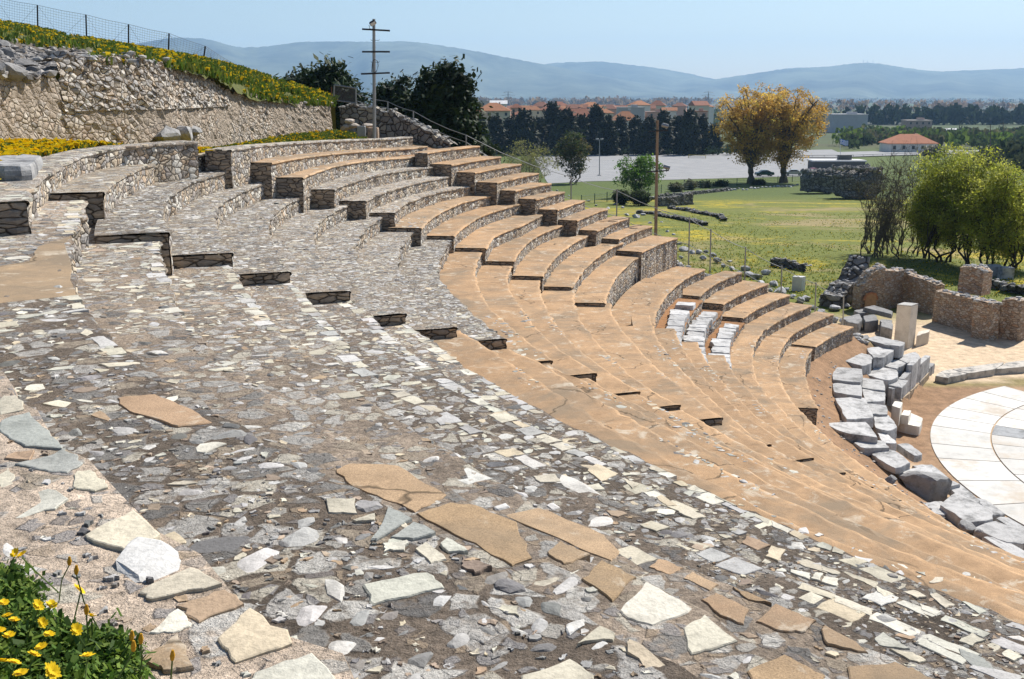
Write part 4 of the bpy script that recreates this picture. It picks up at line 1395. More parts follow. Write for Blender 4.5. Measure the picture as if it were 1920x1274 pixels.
# ------------------------------------------------------------------ stage building ruin on the right
def ruin_wall(root, name, a, b, z0, hts, th, mat, away, jag=.12, cap=True, dens=9):
    """rubble wall from a to b with an uneven top; hts are heights along it"""
    a, b = np.asarray(a, float), np.asarray(b, float)
    d = b - a; L = np.linalg.norm(d); d /= L
    n_ = np.array([-d[1], d[0]])
    if n_ @ np.asarray(away) < 0: n_ = -n_
    N = max(6, int(L / .22))
    t = np.linspace(0, 1, N)
    h = np.interp(t, np.linspace(0, 1, len(hts)), hts) + gsm(rng.normal(0, jag, N), 1) * 1.4
    mb = MB()
    K = 8
    def face(off_, flip):
        P = np.zeros((N, K, 3))
        for k in range(K):
            f = k / (K - 1.0)
            j = rng.normal(0, .025, N)
            q = a + d * (t * L)[:, None] + n_ * (off_ + j)[:, None] * 1.0 if np.ndim(off_) else a + d * (t * L)[:, None] + n_ * (off_ + j)[:, None]
            P[:, k, :2] = q; P[:, k, 2] = z0 + h * f
        return P
    F1, F2 = face(0.0, 0), face(th, 1)
    mb.grid(F1[::-1]); mb.grid(F2)
    mb.grid(np.stack([F1[:, -1], (F1[:, -1] + F2[:, -1]) / 2 + [0, 0, .06], F2[:, -1]], 1)[::-1])
    for e in (0, -1):
        g_ = np.stack([F1[e], (F1[e] + F2[e]) / 2, F2[e]], 1)
        mb.grid(g_ if e == 0 else g_[::-1])
    w_ = mb.build(name, mat, root)
    if cap:
        cb = MB()
        for k in range(int(L * dens)):
            u = rng.random(); s = rng.uniform(.07, .2)
            q = a + d * u * L + n_ * rng.uniform(.05, .95) * th
            V, Fc = rock_mesh(rng, 1)
            V = V * np.array([s, s * rng.uniform(.6, 1), s * .6]) + np.array([q[0], q[1], z0 + np.interp(u, t, h) + .03])
            cb.add(V.tolist(), Fc, mcol() * .9)
        o = cb.build('loose_top_stones', M_ROCK, root)
        o['kind'] = 'stuff'
    return w_
g0 = lambda *p: un([p], 0.0)[0]
stage = thing('ruined_stage_wall', (*g0(1800, 615), 0), 'ruined pinkish stone stage wall with a stump of tower, right of the pillar', 'ruined wall')
away = (.2, 1)
ruin_wall(stage, 'front_wall', g0(1748, 604), g0(1851, 633), 0, [1.60, 1.62, 1.60, 1.56, 1.55], .8, M_BRICK, away, .04)
ruin_wall(stage, 'buttress', g0(1851, 640), g0(1869, 637), 0, [1.75, 1.7], .9, M_BRICK, away, .03)
ruin_wall(stage, 'end_pier', g0(1871, 634), g0(1908, 641), 0, [1.75, 1.9, 1.85], .8, M_BRICK, away, .04)
ta, tb = g0(1788, 604), g0(1838, 612)
ruin_wall(stage, 'tower_stump', ta + np.array([.15, .25]), tb + np.array([0, .25]), 1.45, [1.15, 1.3, 1.32, 1.25, 1.1], .9, M_BRICK, away, .04, True, 26)
ruin_wall(stage, 'back_wall', g0(1686, 574), g0(1749, 592), 0, [1.85, 1.7, 1.6], .6, M_BRICK, away, .05)
ruin_wall(stage, 'far_stub', g0(1908, 628), g0(1990, 640), 0, [.9, .8], .6, M_BRICK, away, .05)
gate = thing('ruined_gate_wall', (*g0(1640, 590), 0), 'ruined side passage wall with a brick arch and tumbled top stones', 'ruined wall')
ruin_wall(gate, 'arch_wall', g0(1612, 584), g0(1654, 582), 0, [1.3, 2.1, 2.2], .8, M_BRICK, away, .08, True, 16)
ruin_wall(gate, 'inner_pier', g0(1655, 582), g0(1690, 576), 0, [2.05, 1.9], .7, M_BRICK, away, .05)
ruin_wall(gate, 'rubble_core', g0(1575, 580), g0(1625, 566), 0, [.6, 1.3, 2.1], 1.2, M_DKRUIN, away, .15, True, 26)
ab = MB()                                             # brick arch, proud of the wall
a0, a1 = g0(1620, 585) - np.array([0, .05]), g0(1641, 584) - np.array([0, .05])
mid, rad = (a0 + a1) / 2, np.linalg.norm(a1 - a0) / 2
dd = (a1 - a0) / np.linalg.norm(a1 - a0)
for k in range(15):
    t0, t1 = pi * k / 15 + .02, pi * (k + 1) / 15 - .02
    P = []
    for dep in (-.03, .10):
        for r_, t_ in ((rad, t0), (rad * 1.28, t0), (rad * 1.28, t1), (rad, t1)):
            q = mid + dd * r_ * cos(t_)
            P.append((q[0], q[1] + dep, .62 + r_ * sin(t_)))
    ab.add(P, [(0, 1, 2, 3), (7, 6, 5, 4), (0, 4, 5, 1), (1, 5, 6, 2), (2, 6, 7, 3), (3, 7, 4, 0)], np.array([.45, .20, .10]) * rng.uniform(.7, 1.2))
ab.build('brick_arch', M_STONE, gate)
fb = MB(); fb.prism([mid - dd * rad * .97 - [0, .012], mid + dd * rad * .97 - [0, .012], mid + dd * rad * .97 + [0, .1], mid - dd * rad * .97 + [0, .1]], 0, .98, (.40, .24, .13)); fb.build('arch_filling', M_STONE, gate)
# stones tumbled in front of the side passage
for k, (px, lab) in enumerate(((((1577,596),(1612,588),(1618,600),(1608,607),(1590,604)), 'dark flat slab at the foot of the last tier'), (((1617,576),(1638,572),(1675,584),(1673,590)), 'long dark lintel lying across two stones beside the pillar'), (((1618,592),(1640,590),(1648,600),(1622,603)), 'squared dark block under the long lintel'), (((1650,598),(1674,600),(1674,618),(1652,612)), 'dark block half hidden behind the pillar'), (((1601,582),(1622,578),(1630,586),(1610,588)), 'grey slab fallen from the side passage wall'), (((1609,632),(1628,628),(1632,634),(1612,637)), 'small flat slab on the earth near the last tier'))):
    zt = .75 if k == 1 else .55
    cut_block('fallen_slab', un(px, zt), zt - (.22 if k == 1 else .55), zt, M_MARBLE, mcol() * .62, lab, 'stone slab', 'slabs fallen near the side passage', .05, .02)

# ------------------------------------------------------------------ loose rocks where the far tiers stop
RK = [(1018,341),(1045,352),(1066,362),(1104,372),(1118,380),(1140,386),(1152,378),(1168,384),(1175,398),(1192,402),(1206,398),(1218,414),(1228,404),(1240,412),(1252,430),(1262,436),(1274,452),(1282,466),(1296,470),(1278,478),(1310,470),(1318,480),(1325,468),(1336,474),(1345,485),(1356,494),(1368,486),(1372,500),(1384,508),(1398,500),(1404,512),(1418,516),(1426,528),(1436,508),(1441,540),(1452,530),(1462,545),(1475,538),(1486,552),(1500,560),(1512,556),(1525,572),(1540,580),(1552,590),(1566,596),(1580,600),(1592,606),(1545,560),(1566,575),(1586,570)]
BIG = {0: 'flat pale slab leaning at the outer end of an upper tier', 7: 'big blue grey boulder beside the upper tier ends', 9: 'rounded grey boulder next to the blue grey boulder', 17: 'white topped boulder just past the tall end wall', 20: 'dark boulder wedged between the tall end wall and the slope', 24: 'long pale rock beside the second cable post', 31: 'pair shaped white boulder above the far lower tiers', 36: 'squared pale rock near the stone pedestal'}
for k, (px, py) in enumerate(RK):
    p = hit(px, py + 6, .05)
    s = rng.uniform(.35, .62) * (1.45 if k in BIG else 1)
    rock('loose_rock', (p[0], p[1], p[2] + s * .15), (s * 1.3, s, s * .75), BIG.get(k, 'grey loose rock on the slope where the far tiers stop'), 'rock', 'rocks along the end of the tiers', seed=100 + k, col=np.array([.5, .5, .51]) * rng.uniform(.65, 1.2))
sb = MB()
for k in range(700):
    u = rng.random()
    q = E1 + (E2 - E1) * (u * 1.06 - .02) + EN * rng.exponential(1.0) * 1.0 + EN * .15
    s = rng.uniform(.05, .2)
    V, Fc = rock_mesh(rng, 1)
    sb.add((V * np.array([s, s * .8, s * .55]) + np.array([q[0], q[1], float(T(*q)) + s * .1])).tolist(), Fc, np.array([.46, .45, .44]) * rng.uniform(.5, 1.25))
for k in range(420):                                  # chips on the red earth strip
    ps = rng.uniform(147, 205); r = rng.uniform(16.5, 19.2)
    q = car(r, ps); s = rng.uniform(.02, .09)
    V, Fc = rock_mesh(rng, 1)
    sb.add((V * np.array([s, s * .8, s * .5]) + np.array([q[0], q[1], float(T(*q)) + s * .1])).tolist(), Fc, np.array([.46, .43, .40]) * rng.uniform(.5, 1.3))
tag(sb.build('rubble', M_ROCK), 'small stones strewn over the slope and the earth', 'rubble', kind='stuff')

# ------------------------------------------------------------------ upper left: terrace, retaining walls, hillside
WB = [(-130, 264, 60, 16.5), (-20, 262, 135, 19), (60, 260, 146, 20.6), (138, 259, 150, 22.1), (142, 259, 113, 22.15), (250, 259, 112, 23.8), (330, 257, 120, 25.5), (400, 252, 141, 28.5), (445, 248, 168, 31), (480, 247, 181, 33), (560, 245, 193, 37), (632, 241, 197, 40)]
TZ = 9.98
wb, wz = [], []
for x, yb, yt, Yd in WB:
    wb.append(((x - 960) / F_PX * Yd, Yd, CAM_Z - (yt - HORIZ) / F_PX * Yd))
    wz.append(CAM_Z - (yb - HORIZ) / F_PX * Yd)
wz = np.array(wz)
wb = np.array(wb)
def wallmesh(root, name, line, z0, zt, th, mat, jag=.03, dens=10, step=.16, seed=3, capcol=None, relief=.016):
    r2 = np.random.default_rng(seed)
    seg = np.r_[0, np.cumsum(np.hypot(*np.diff(line, axis=0).T))]
    n = int(seg[-1] / step)
    s = np.linspace(0, seg[-1], n)
    X = np.stack([np.interp(s, seg, line[:, 0]), np.interp(s, seg, line[:, 1])], 1)
    H = np.interp(s, seg, zt) + r2.normal(0, jag, n)
    d = np.gradient(X, axis=0); d /= np.linalg.norm(d, axis=1)[:, None]
    nn = np.stack([-d[:, 1], d[:, 0]], 1)
    nn *= np.sign((nn @ np.array([-.3, 1.0])))[:, None]
    K = 14
    P = np.zeros((n, K + 2, 3))
    for k in range(K):
        f = k / (K - 1.0)
        P[:, k, :2] = X + nn * (r2.normal(0, relief, n) + .10 * f)[:, None]
        P[:, k, 2] = z0 + (H - z0) * f
    P[:, K, :2] = X + nn * th * .5; P[:, K, 2] = H + r2.normal(.02, .03, n)
    P[:, K + 1, :2] = X + nn * th; P[:, K + 1, 2] = H - .05
    mb = MB(); mb.grid(P[::-1])
    w_ = mb.build(name, mat, root)
    cb = MB()
    for k in range(int(seg[-1] * dens)):
        u = r2.uniform(0, seg[-1]); j = min(int(u / step), n - 1)
        sz = r2.uniform(.06, .17)
        q = X[j] + nn[j] * r2.uniform(.05, th)
        V, Fc = rock_mesh(r2, 1)
        cb.add((V * np.array([sz, sz * .7, sz * .5]) + np.array([q[0], q[1], H[j] + sz * .12])).tolist(), Fc, np.array([.44, .43, .41]) * r2.uniform(.6, 1.25))
    o = cb.build('top_stones', M_ROCK, root); o['kind'] = 'stuff'
    return w_
rw = thing('retaining_wall', (*wb[6][:2], TZ), 'long beige retaining wall of rubble and mortar behind the flower terrace', 'stone wall')
i1 = 4
wallmesh(rw, 'plastered_wall', wb[:, :2], float(wz.min()) - .3, np.where((np.arange(len(wb)) >= 4) & (np.arange(len(wb)) < 8), wb[:, 2] - .5 + rng.normal(0, .1, len(wb)), wb[:, 2]), .5, M_PLAST, .06, 5, seed=3)
up = wb[4:9].copy()
wallmesh(rw, 'upper_rubble_course', up[:, :2] + np.array([-.02, .04]), np.min(up[:, 2]) - .5, up[:, 2], .7, M_WALL, .05, 12, seed=4, relief=.02)
dw = np.array([(*at_y(x, yt, Y)[:2], at_y(x, yt, Y)[2]) for x, yt, Y in ((634, 200, 41.2), (660, 198, 41), (700, 205, 40.8), (735, 212, 40.5), (770, 230, 40), (805, 250, 39.5), (842, 268, 39))])
d_ = thing('dry_stone_wall', (*dw[3][:2], 9), 'grey dry stone wall stepping down behind the light pole', 'stone wall')
wallmesh(d_, 'stonework', dw[:, :2], 7.2, dw[:, 2], .6, mat_rubble('dry_stone', 3.4, [(.36, .33, .29), (.30, .29, .27), (.42, .37, .30), (.25, .23, .21)], (.07, .06, .05), 1.3, .07, .06), .05, 14, seed=5)

# hillside behind the wall
crest = [(-160, 25, 52), (0, 46, 51), (70, 59, 50), (162, 78, 49), (240, 92, 48.5), (314, 106, 47), (377, 118, 46), (450, 134, 45.5), (520, 156, 44.5), (590, 178, 43), (628, 192, 41.8)]
cr = np.array([at_y(*c) for c in crest])
low = [(-160, 92, 27), (0, 128, 27.5), (60, 138, 27.6), (136, 118, 26.4), (200, 113, 26.4), (270, 114, 26.7), (345, 126, 27.5), (405, 142, 28.6), (470, 180, 30.6), (560, 193, 31.8), (630, 196, 33)]
lo = np.array([at_y(a_, b_, float(np.interp(a_, [q[0] for q in WB], wb[:, 1])) + .65) for a_, b_, _ in low])
NH, MH = 150, 26
t_ = np.linspace(0, 1, NH)
tt = np.linspace(0, 1, len(cr))
CRS = np.stack([np.interp(t_, tt, cr[:, k]) for k in range(3)], 1)
LOS = np.stack([np.interp(t_, tt, lo[:, k]) for k in range(3)], 1)
LOS[:, 2] -= .10
P = np.zeros((NH, MH + 4, 3))
for b in range(MH):
    f = b / (MH - 1.0)
    P[:, b] = LOS + (CRS - LOS) * f
    P[:, b, 2] += .10 * sin(pi * f) + rng.normal(0, .035, NH)
for b in range(4):
    P[:, MH + b] = CRS + np.array([(b + 1) * .0, (b + 1) * 5.0, -(b + 1) ** 1.6 * 1.0])
    P[:, MH + b, 0] = CRS[:, 0] * (CRS[:, 1] + (b + 1) * 5) / CRS[:, 1]
hc = np.tile(np.array([.10, .11, .03]), (NH * (MH + 4), 1)).reshape(NH, MH + 4, 3)
left = np.clip((.36 - t_) / .10, 0, 1)[:, None] * np.clip(1 - np.linspace(0, 1.15, MH + 4) / .62, 0, 1)[None, :] * 3
left = np.clip(left, 0, 1)[..., None]
hc = hc * (1 - left) + np.array([.15, .125, .10]) * left
M_TURF = mat_attr('hill_turf', .97, .5, 3.0, .9, .06, 25.0)
mb = MB(); mb.grid(P[::-1], hc[::-1])
tag(mb.build('hillside', M_TURF, smooth=True), kind='structure')
def hill_pt(t, f):
    j = min(int(t * (NH - 1)), NH - 1)
    p = LOS[j] + (CRS[j] - LOS[j]) * f
    return p + np.array([0, 0, .10 * sin(pi * f)])
# rocks of the collapsed bank at the far left
LB = ['dark boulder high on the collapsed bank at the left edge', 'grey boulder with a light face on the collapsed bank', 'flat dark slab on the collapsed bank', 'small white stone on the collapsed bank', 'black shadowed rock just above the plastered wall', 'long grey rock near the start of the upper rubble course']
for k, (px, py, s) in enumerate(((40, 97, .7), (43, 116, .8), (80, 132, .75), (88, 126, .3), (58, 152, .8), (28, 110, .6), (20, 75, .5), (16, 88, .5), (55, 85, .4), (100, 102, .45), (112, 118, .4), (8, 133, .7), (30, 140, .6), (120, 122, .5), (70, 108, .5), (95, 145, .55), (20, 60, .45))):
    f = np.clip((150 - py) / 100.0, .02, .9)
    j = int(np.argmin(abs(LOS[:, 0] / LOS[:, 1] - (px - 960) / F_PX)))
    best = min((abs((CAM_Z - (LOS[j] + (CRS[j] - LOS[j]) * g)[2]) * F_PX / (LOS[j] + (CRS[j] - LOS[j]) * g)[1] + HORIZ - py), g) for g in np.linspace(0, 1, 40))[1]
    q = LOS[j] + (CRS[j] - LOS[j]) * best
    rock('bank_rock', (q[0], q[1] - .1, q[2] + s * .1), (s * .85, s * .7, s * .5), LB[k] if k < len(LB) else 'dark rock half buried in the collapsed bank', 'rock', 'rocks on the collapsed bank', seed=300 + k, col=np.array([.62, .62, .62]) if k == 3 else np.array([.27, .265, .26]) * rng.uniform(.6, 1.3))
sb = MB()
for k in range(900):
    t, f = rng.uniform(0, .42), abs(rng.normal(0, .16))
    if t > .3 and rng.random() < (t - .3) * 8: continue
    q = hill_pt(t, f); s = rng.uniform(.05, .2)
    V, Fc = rock_mesh(rng, 1)
    sb.add((V * np.array([s, s * .8, s * .6]) + q).tolist(), Fc, np.array([.33, .31, .29]) * rng.uniform(.4, 1.3))
tag(sb.build('rubble', M_ROCK), 'loose stones covering the collapsed bank', 'rubble', kind='stuff')
p = un([(337, 255)], TZ)[0]
for k, (px, py, s) in enumerate(((318, 262, .9), (345, 258, .8), (362, 254, .7), (306, 252, .6))):
    q = un([(px, py)], 9.93)[0]
    rock('wall_foot_rock', (q[0], q[1] - .2, 10.02), (s * 1.4, s * .8, s * .55), ['dark hollow backed rock at the foot of the retaining wall', 'grey rock leaning on the retaining wall foot', 'small pale rock beside the hollow backed rock', 'flat rock resting on the hollow backed rock'][k], 'rock', 'rocks at the wall foot', seed=330 + k)
q = un([(20, 322)], TZ)[0]
cut_block('loose_slab', un([(-30, 296), (10, 289), (62, 287), (78, 296), (60, 312), (-30, 312)], TZ + .20), TZ - .02, TZ + .20, M_ROCK, (.36, .36, .36), 'big loose grey slab lying among yellow flowers at the left edge', 'stone slab', None, .07, .03)

# ------------------------------------------------------------------ flowers and grass
M_LEAF = mat_leaf('leaves')
M_PETAL = mat_leaf('petals', .1, .25)
GREENS = np.array([(.10, .17, .025), (.14, .20, .03), (.07, .13, .02), (.19, .22, .04)])
def carpet(name, pts, hmin, hmax, flower_frac, lab, fs=.035, fcol=((.76, .56, .015), (.78, .50, .01), (.72, .58, .03)), blades=3, fl_up=.9, bw=.012):
    """grass blades standing on pts, some of them carrying a flower"""
    n = len(pts)
    mb = MB()
    P = np.repeat(pts, blades, 0) + np.c_[rng.normal(0, .05, (n * blades, 2)), np.zeros(n * blades)]
    h = rng.uniform(hmin, hmax, len(P))
    ang = rng.uniform(0, pi, len(P))
    lean = rng.normal(0, .3, (len(P), 2)) * h[:, None]
    B = np.c_[lean * .5, h * .5]
    A = np.c_[np.cos(ang), np.sin(ang), np.zeros(len(P))] * (bw * rng.uniform(.7, 1.6, len(P)))[:, None]
    mb.cards(P + B, A, B, GREENS[rng.integers(len(GREENS), size=len(P))] * rng.uniform(.7, 1.25, (len(P), 1)), 0)
    m = rng.random(n) < flower_frac
    k = m.sum()
    if k:
        Q = pts[m] + np.c_[rng.normal(0, .04, (k, 2)), rng.uniform(hmin * .7, hmax, k) * fl_up]
        s = rng.uniform(.7, 1.2, k) * fs
        fc = np.array(fcol)[rng.integers(len(fcol), size=k)]
        for a in (0, pi / 4):
            nx = np.c_[np.ones(k) * cos(a), np.ones(k) * sin(a), rng.normal(0, .35, k)] * s[:, None]
            ny = np.c_[-np.ones(k) * sin(a), np.ones(k) * cos(a), rng.normal(-.55, .35, k)] * s[:, None]
            mb.cards(Q, nx, ny, fc, 1)
    return tag(mb.build(name, [M_LEAF, M_PETAL]), lab, 'flowers', kind='stuff')
# terrace between the topmost tier and the wall
pts = []
while len(pts) < 15000:
    x, y = rng.uniform(-24, 1), rng.uniform(9, 41)
    u = (x / y * F_PX + 960)
    if u < -60 or u > 690: continue
    rr, ps = pol((x, y))
    if rr < 35.5 + .0 and ps > 185: continue
    if ps <= 185 and rr < np.interp(ps, [165, 172, 176, 185], [33.0, 33.8, 34.4, 34.7]): continue
    wy = np.interp(u, [b[0] for b in WB], wb[:, 1])
    if y > wy - .05: continue
    bare = np.interp(u, [330, 375, 440, 560, 640, 690], [0, .75, .35, .25, .6, .9])
    if rng.random() < bare * .8: continue
    pts.append((x, y, float(T(x, y)) - .01))
pts = np.array(pts)
u = pts[:, 0] / pts[:, 1] * F_PX + 960
carpet('terrace_flowers', pts[u < 400], .08, .18, .7, 'dense yellow flowers on the terrace below the retaining wall', .042, blades=4)
carpet('terrace_flowers', pts[u >= 400], .06, .16, .22, 'thinner yellow flowers and grass on the terrace below the light pole', .035, blades=5)
pts = []
for k in range(15000):
    t, f = rng.random(), rng.uniform(0, 1.06)
    if t < .36 and f < .55 - .2 * rng.random(): continue
    if t > .55 and rng.random() < .35 and f < .5: continue
    if sin(t * 47 + f * 5) + sin(t * 23 - f * 9) + rng.normal(0, .6) < -.5: continue
    pts.append(hill_pt(t, min(f, 1.0)))
carpet('hill_flowers', np.array(pts), .08, .26, .28, 'yellow flowers and green herbs covering the hillside below the fence', .05, fcol=((.72, .56, .02), (.78, .58, .03), (.70, .48, .015)), blades=5, bw=.02)
# poppies
M_POPPY = mat_leaf('poppy_petals', .1, .3)
pop = None
for k, (px, py) in enumerate(((82, 57), (88, 58), (224, 80), (237, 83), (225, 90), (242, 90), (250, 92), (268, 94), (282, 95), (300, 96), (304, 97), (341, 101), (365, 108), (387, 113), (425, 123), (432, 125), (436, 128), (452, 129))):
    t = np.interp(px, [c[0] for c in crest], tt)
    c = hill_pt(t, .93)
    z = CAM_Z - (py - HORIZ) / F_PX * c[1]
    loc = ((px - 960) / F_PX * c[1], c[1], max(z, c[2] + .15))
    if pop is None:
        pop = thing('poppy', loc, 'red poppy standing in the grass along the wire fence', 'poppy', 'poppies along the fence')
        mb = MB(); mb.tube([(loc[0], loc[1], loc[2] - .5), (loc[0] + .02, loc[1], loc[2])], .008, 4, (.08, .13, .03)); mb.build('stem', M_LEAF, pop)
        V, Fc = rock_mesh(np.random.default_rng(2), 1)
        mb = MB(); mb.add((V * np.array([.085, .085, .06]) + np.array(loc)).tolist(), Fc, (.60, .03, .015)); mb.build('blossom', M_POPPY, pop)
    else:
        o = copy_tree(pop); o.location = loc

# wire fence on the crest
M_STEEL = mat_plain('dark_steel', (.035, .035, .04), .5, .6)
M_WIRE = mat_plain('galvanised_wire', (.22, .23, .25), .5, .5)
fr = thing('wire_fence', tuple(cr[3]), 'tall wire mesh fence with dark steel posts on the crest of the hillside', 'fence')
fp = []
for (xb, yb, xt, yt) in ((-95, 28, -95, -25), (-10, 42, -10, -5), (70, 58, 70, 10), (162, 78, 161, 28), (240, 92, 241, 46), (314, 106, 317, 63), (377, 120, 385, 87), (449, 136, 449, 126)):
    Y = np.interp(xb, [c[0] for c in crest], cr[:, 1])
    b, t = at_y(xb, yb + 4, Y), at_y(xt, yt, Y)
    fp.append((b, t))
    mb = MB(); mb.tube([b - [0, 0, .3], t], .035, 6, (1, 1, 1)); mb.build('post', M_STEEL, fr)
mb = MB()
for (b0, t0), (b1, t1) in zip(fp[:-1], fp[1:]):
    for k in range(12):
        f = k / 11.0
        mb.tube([b0 + (t0 - b0) * f, (b0 + (t0 - b0) * f + b1 + (t1 - b1) * f) / 2 - [0, 0, .03], b1 + (t1 - b1) * f], .006 if k not in (0, 11) else .01, 3, cap=False)
    n = int(np.linalg.norm(b1 - b0) / .16)
    for k in range(n):
        f = k / n
        mb.tube([b0 + (b1 - b0) * f, t0 + (t1 - t0) * f - [0, 0, .03 * sin(pi * f)]], .0045, 3, cap=False)
    for A_, B_ in ((t0, (b0 + b1) / 2), (t1, (b0 + b1) / 2)): mb.tube([A_, B_], .006, 3, cap=False)
mb.build('wire_mesh', M_WIRE, fr)

# ------------------------------------------------------------------ light pole, board, box, cable railing
M_GALV = mat_plain('grey_paint', (.30, .31, .32), .45, .5)
M_BLACK = mat_plain('black_paint', (.03, .03, .035), .5, .2)
M_GLASS = mat_plain('lamp_glass', (.55, .57, .58), .15, .1)
Y = 35.8
b, t = at_y(702, 262, Y), at_y(701, 36, Y)
pl = thing('floodlight_pole', tuple(b), 'slim grey pole with three crossbars and a floodlight, standing on the terrace', 'light pole')
mb = MB(); mb.tube([b, b + (t - b) * .5, t], [.062, .058, .05], 10); mb.build('pole', M_GALV, pl)
S_ = Y / F_PX
for (x0, y0, x1, y1) in ((679, 55, 731, 58), (679, 97.5, 731, 97.5), (677, 139, 731, 137)):
    mb = MB(); mb.tube([at_y(x0, y0, Y - .06), at_y(x1, y1, Y - .06)], .032, 6); mb.build('crossbar', M_BLACK, pl)
for y in (76, 117, 158):
    mb = MB()
    mb.tube([at_y(695.5, y - 2, Y - .02), at_y(696, y, Y - .02), at_y(711, y, Y - .02), at_y(711.5, y - 2, Y - .02)], .008, 5); mb.build('hook', M_BLACK, pl)
mb = MB(); mb.tube([at_y(x, y, Y - .08) for x, y in ((700, 138), (706, 134), (709, 124), (708, 115), (703, 112), (699, 114), (698, 120), (697, 136))], .012, 5); mb.build('cable', M_BLACK, pl)
mb = MB()
c = at_y(699, 43.5, Y - .05)
Rm = Matrix.Rotation(R_(-28), 3, 'Y') @ Matrix.Rotation(R_(38), 3, 'X')
mb.box(c, (.22, .10, .15), 0, (1, 1, 1), 0, 1, 0, .02, Rm)
fl_ = mb.build('floodlight', M_BLACK, pl)
mb = MB(); mb.box(c + np.array(Rm @ Vector((0, -.055, 0))), (.18, .012, .12), 0, (1, 1, 1), 0, 1, 0, 0, Rm); o = mb.build('glass', M_GLASS, pl); o.parent = fl_; o.matrix_parent_inverse = Matrix.Identity(4)
mb = MB(); mb.tube([at_y(692, 47, Y - .05), at_y(693, 54, Y - .05), at_y(699, 55, Y - .05), at_y(700, 47, Y - .05)], .01, 5); mb.build('bracket', M_BLACK, pl)

Y = 41.0
fb_ = thing('metal_frame_board', tuple(at_y(645, 198, Y)), 'empty grey metal frame with a dark mesh panel standing on the wall end', 'frame')
mb = MB()
q = [at_y(x, y, Y) for x, y in ((625, 192), (627, 160), (667, 166), (667, 198))]
for a_, b_ in ((0, 1), (1, 2), (2, 3)): mb.tube([q[a_], q[b_]], .035, 6)
mb.tube([at_y(625, 188, Y), at_y(667, 194, Y)], .03, 6); mb.build('frame', M_GALV, fb_)
mb = MB()
for k in range(15):
    f = k / 14.0
    mb.tube([at_y(625.5 + 1.2 * (1 - f), 187 - 26 * f, Y), at_y(667, 193.5 - 26 * f, Y)], .008, 3, cap=False)
for k in range(22):
    f = k / 21.0
    mb.tube([at_y(626.5 + 40 * f, 161 + 6 * f, Y), at_y(625.5 + 41 * f, 188 + 6 * f, Y)], .006, 3, cap=False)
mb.build('mesh_panel', M_BLACK, fb_)
mb = MB(); mb.tube([at_y(621, 196, Y + .2), at_y(621.5, 163, Y + .2)], .02, 5, (.2, .1, .06)); mb.build('rusty_stake', mat_plain('rust', (.14, .06, .035), .9), fb_)

bx = at_y(678, 254, 36.6)
eb = thing('junction_box', tuple(bx), 'grey electric junction box on the terrace beside the light pole', 'electric box')
mb = MB(); mb.box(bx + np.array([0, 0, .14]), (.29, .2, .36), 0, (1, 1, 1), 0, 1, 0, .012); mb.build('cabinet', M_GALV, eb)
mb = MB(); mb.box(bx + np.array([0, -.104, .15]), (.22, .012, .28), 0, (1, 1, 1), 0, 1, 0, .004); mb.build('door', M_GALV, eb)
q = at_y(699, 255, 36.8)
cut_block('stone_block', [(q[0] - .19, q[1]), (q[0] + .19, q[1] - .03), (q[0] + .2, q[1] + .3), (q[0] - .18, q[1] + .3)], q[2] - .1, q[2] + .28, M_ROCK, (.45, .33, .24), 'pinkish squared stone block between the junction box and the light pole', 'stone block', None, .03, .01)
for k, (px, py, s, lab) in enumerate(((648, 240, .5, 'flat stone by the foot of the wall, left of the junction box'), (662, 236, .45, 'stacked flat stone leaning where the two walls meet'), (655, 228, .4, 'brown stone lying on top of the stacked stones'), (690, 235, .4, 'tawny boulder behind the junction box'))):
    q = at_y(px, py, 38.0)
    rock('corner_stone', (q[0], q[1], q[2]), (s * 1.2, s, s * .5), lab, 'stone', 'stones where the walls meet', seed=400 + k, col=np.array([.46, .40, .34]) * rng.uniform(.7, 1.2))

cf = thing('cable_railing', tuple(at_y(775, 230, 36)), 'thin cable railing with slim posts running down beside the seating edge', 'railing')
CP = [(667, 175, 197, 41.3), (727, 190, 210, 41), (775, 208, 232, 40.5), (874, 253, 275, 40), (1071, 330, 368, 40), (1157, 355, 383, 40), (1293, 407, 448, 39.5), (1333, 430, 470, 39.5), (1398, 463, 498, 40), (1466, 499, 545, 40.5), (1530, 530, 572, 40.5), (1582, 555, 602, 41)]
tops = []
for x, y0, y1, Y in CP:
    a_, b_ = at_y(x, y0, Y), at_y(x, y1 + 6, Y)
    b_[2] = min(b_[2], float(T(b_[0], b_[1])) - .05) if x > 1000 else b_[2]
    tops.append((a_, b_))
    mb = MB(); mb.tube([b_, a_], .028, 6); mb.build('post', M_GALV, cf)
mb = MB()
for (a0, b0), (a1, b1) in zip(tops[:-1], tops[1:]):
    for f in (.03, .5):
        p0, p1 = a0 + (b0 - a0) * f, a1 + (b1 - a1) * f
        L = np.linalg.norm(p1 - p0)
        mb.tube([p0, p0 + (p1 - p0) * .33 - [0, 0, .03 * L], p0 + (p1 - p0) * .66 - [0, 0, .03 * L], p1], .012, 4, cap=False)
mb.build('cable', M_GALV, cf)

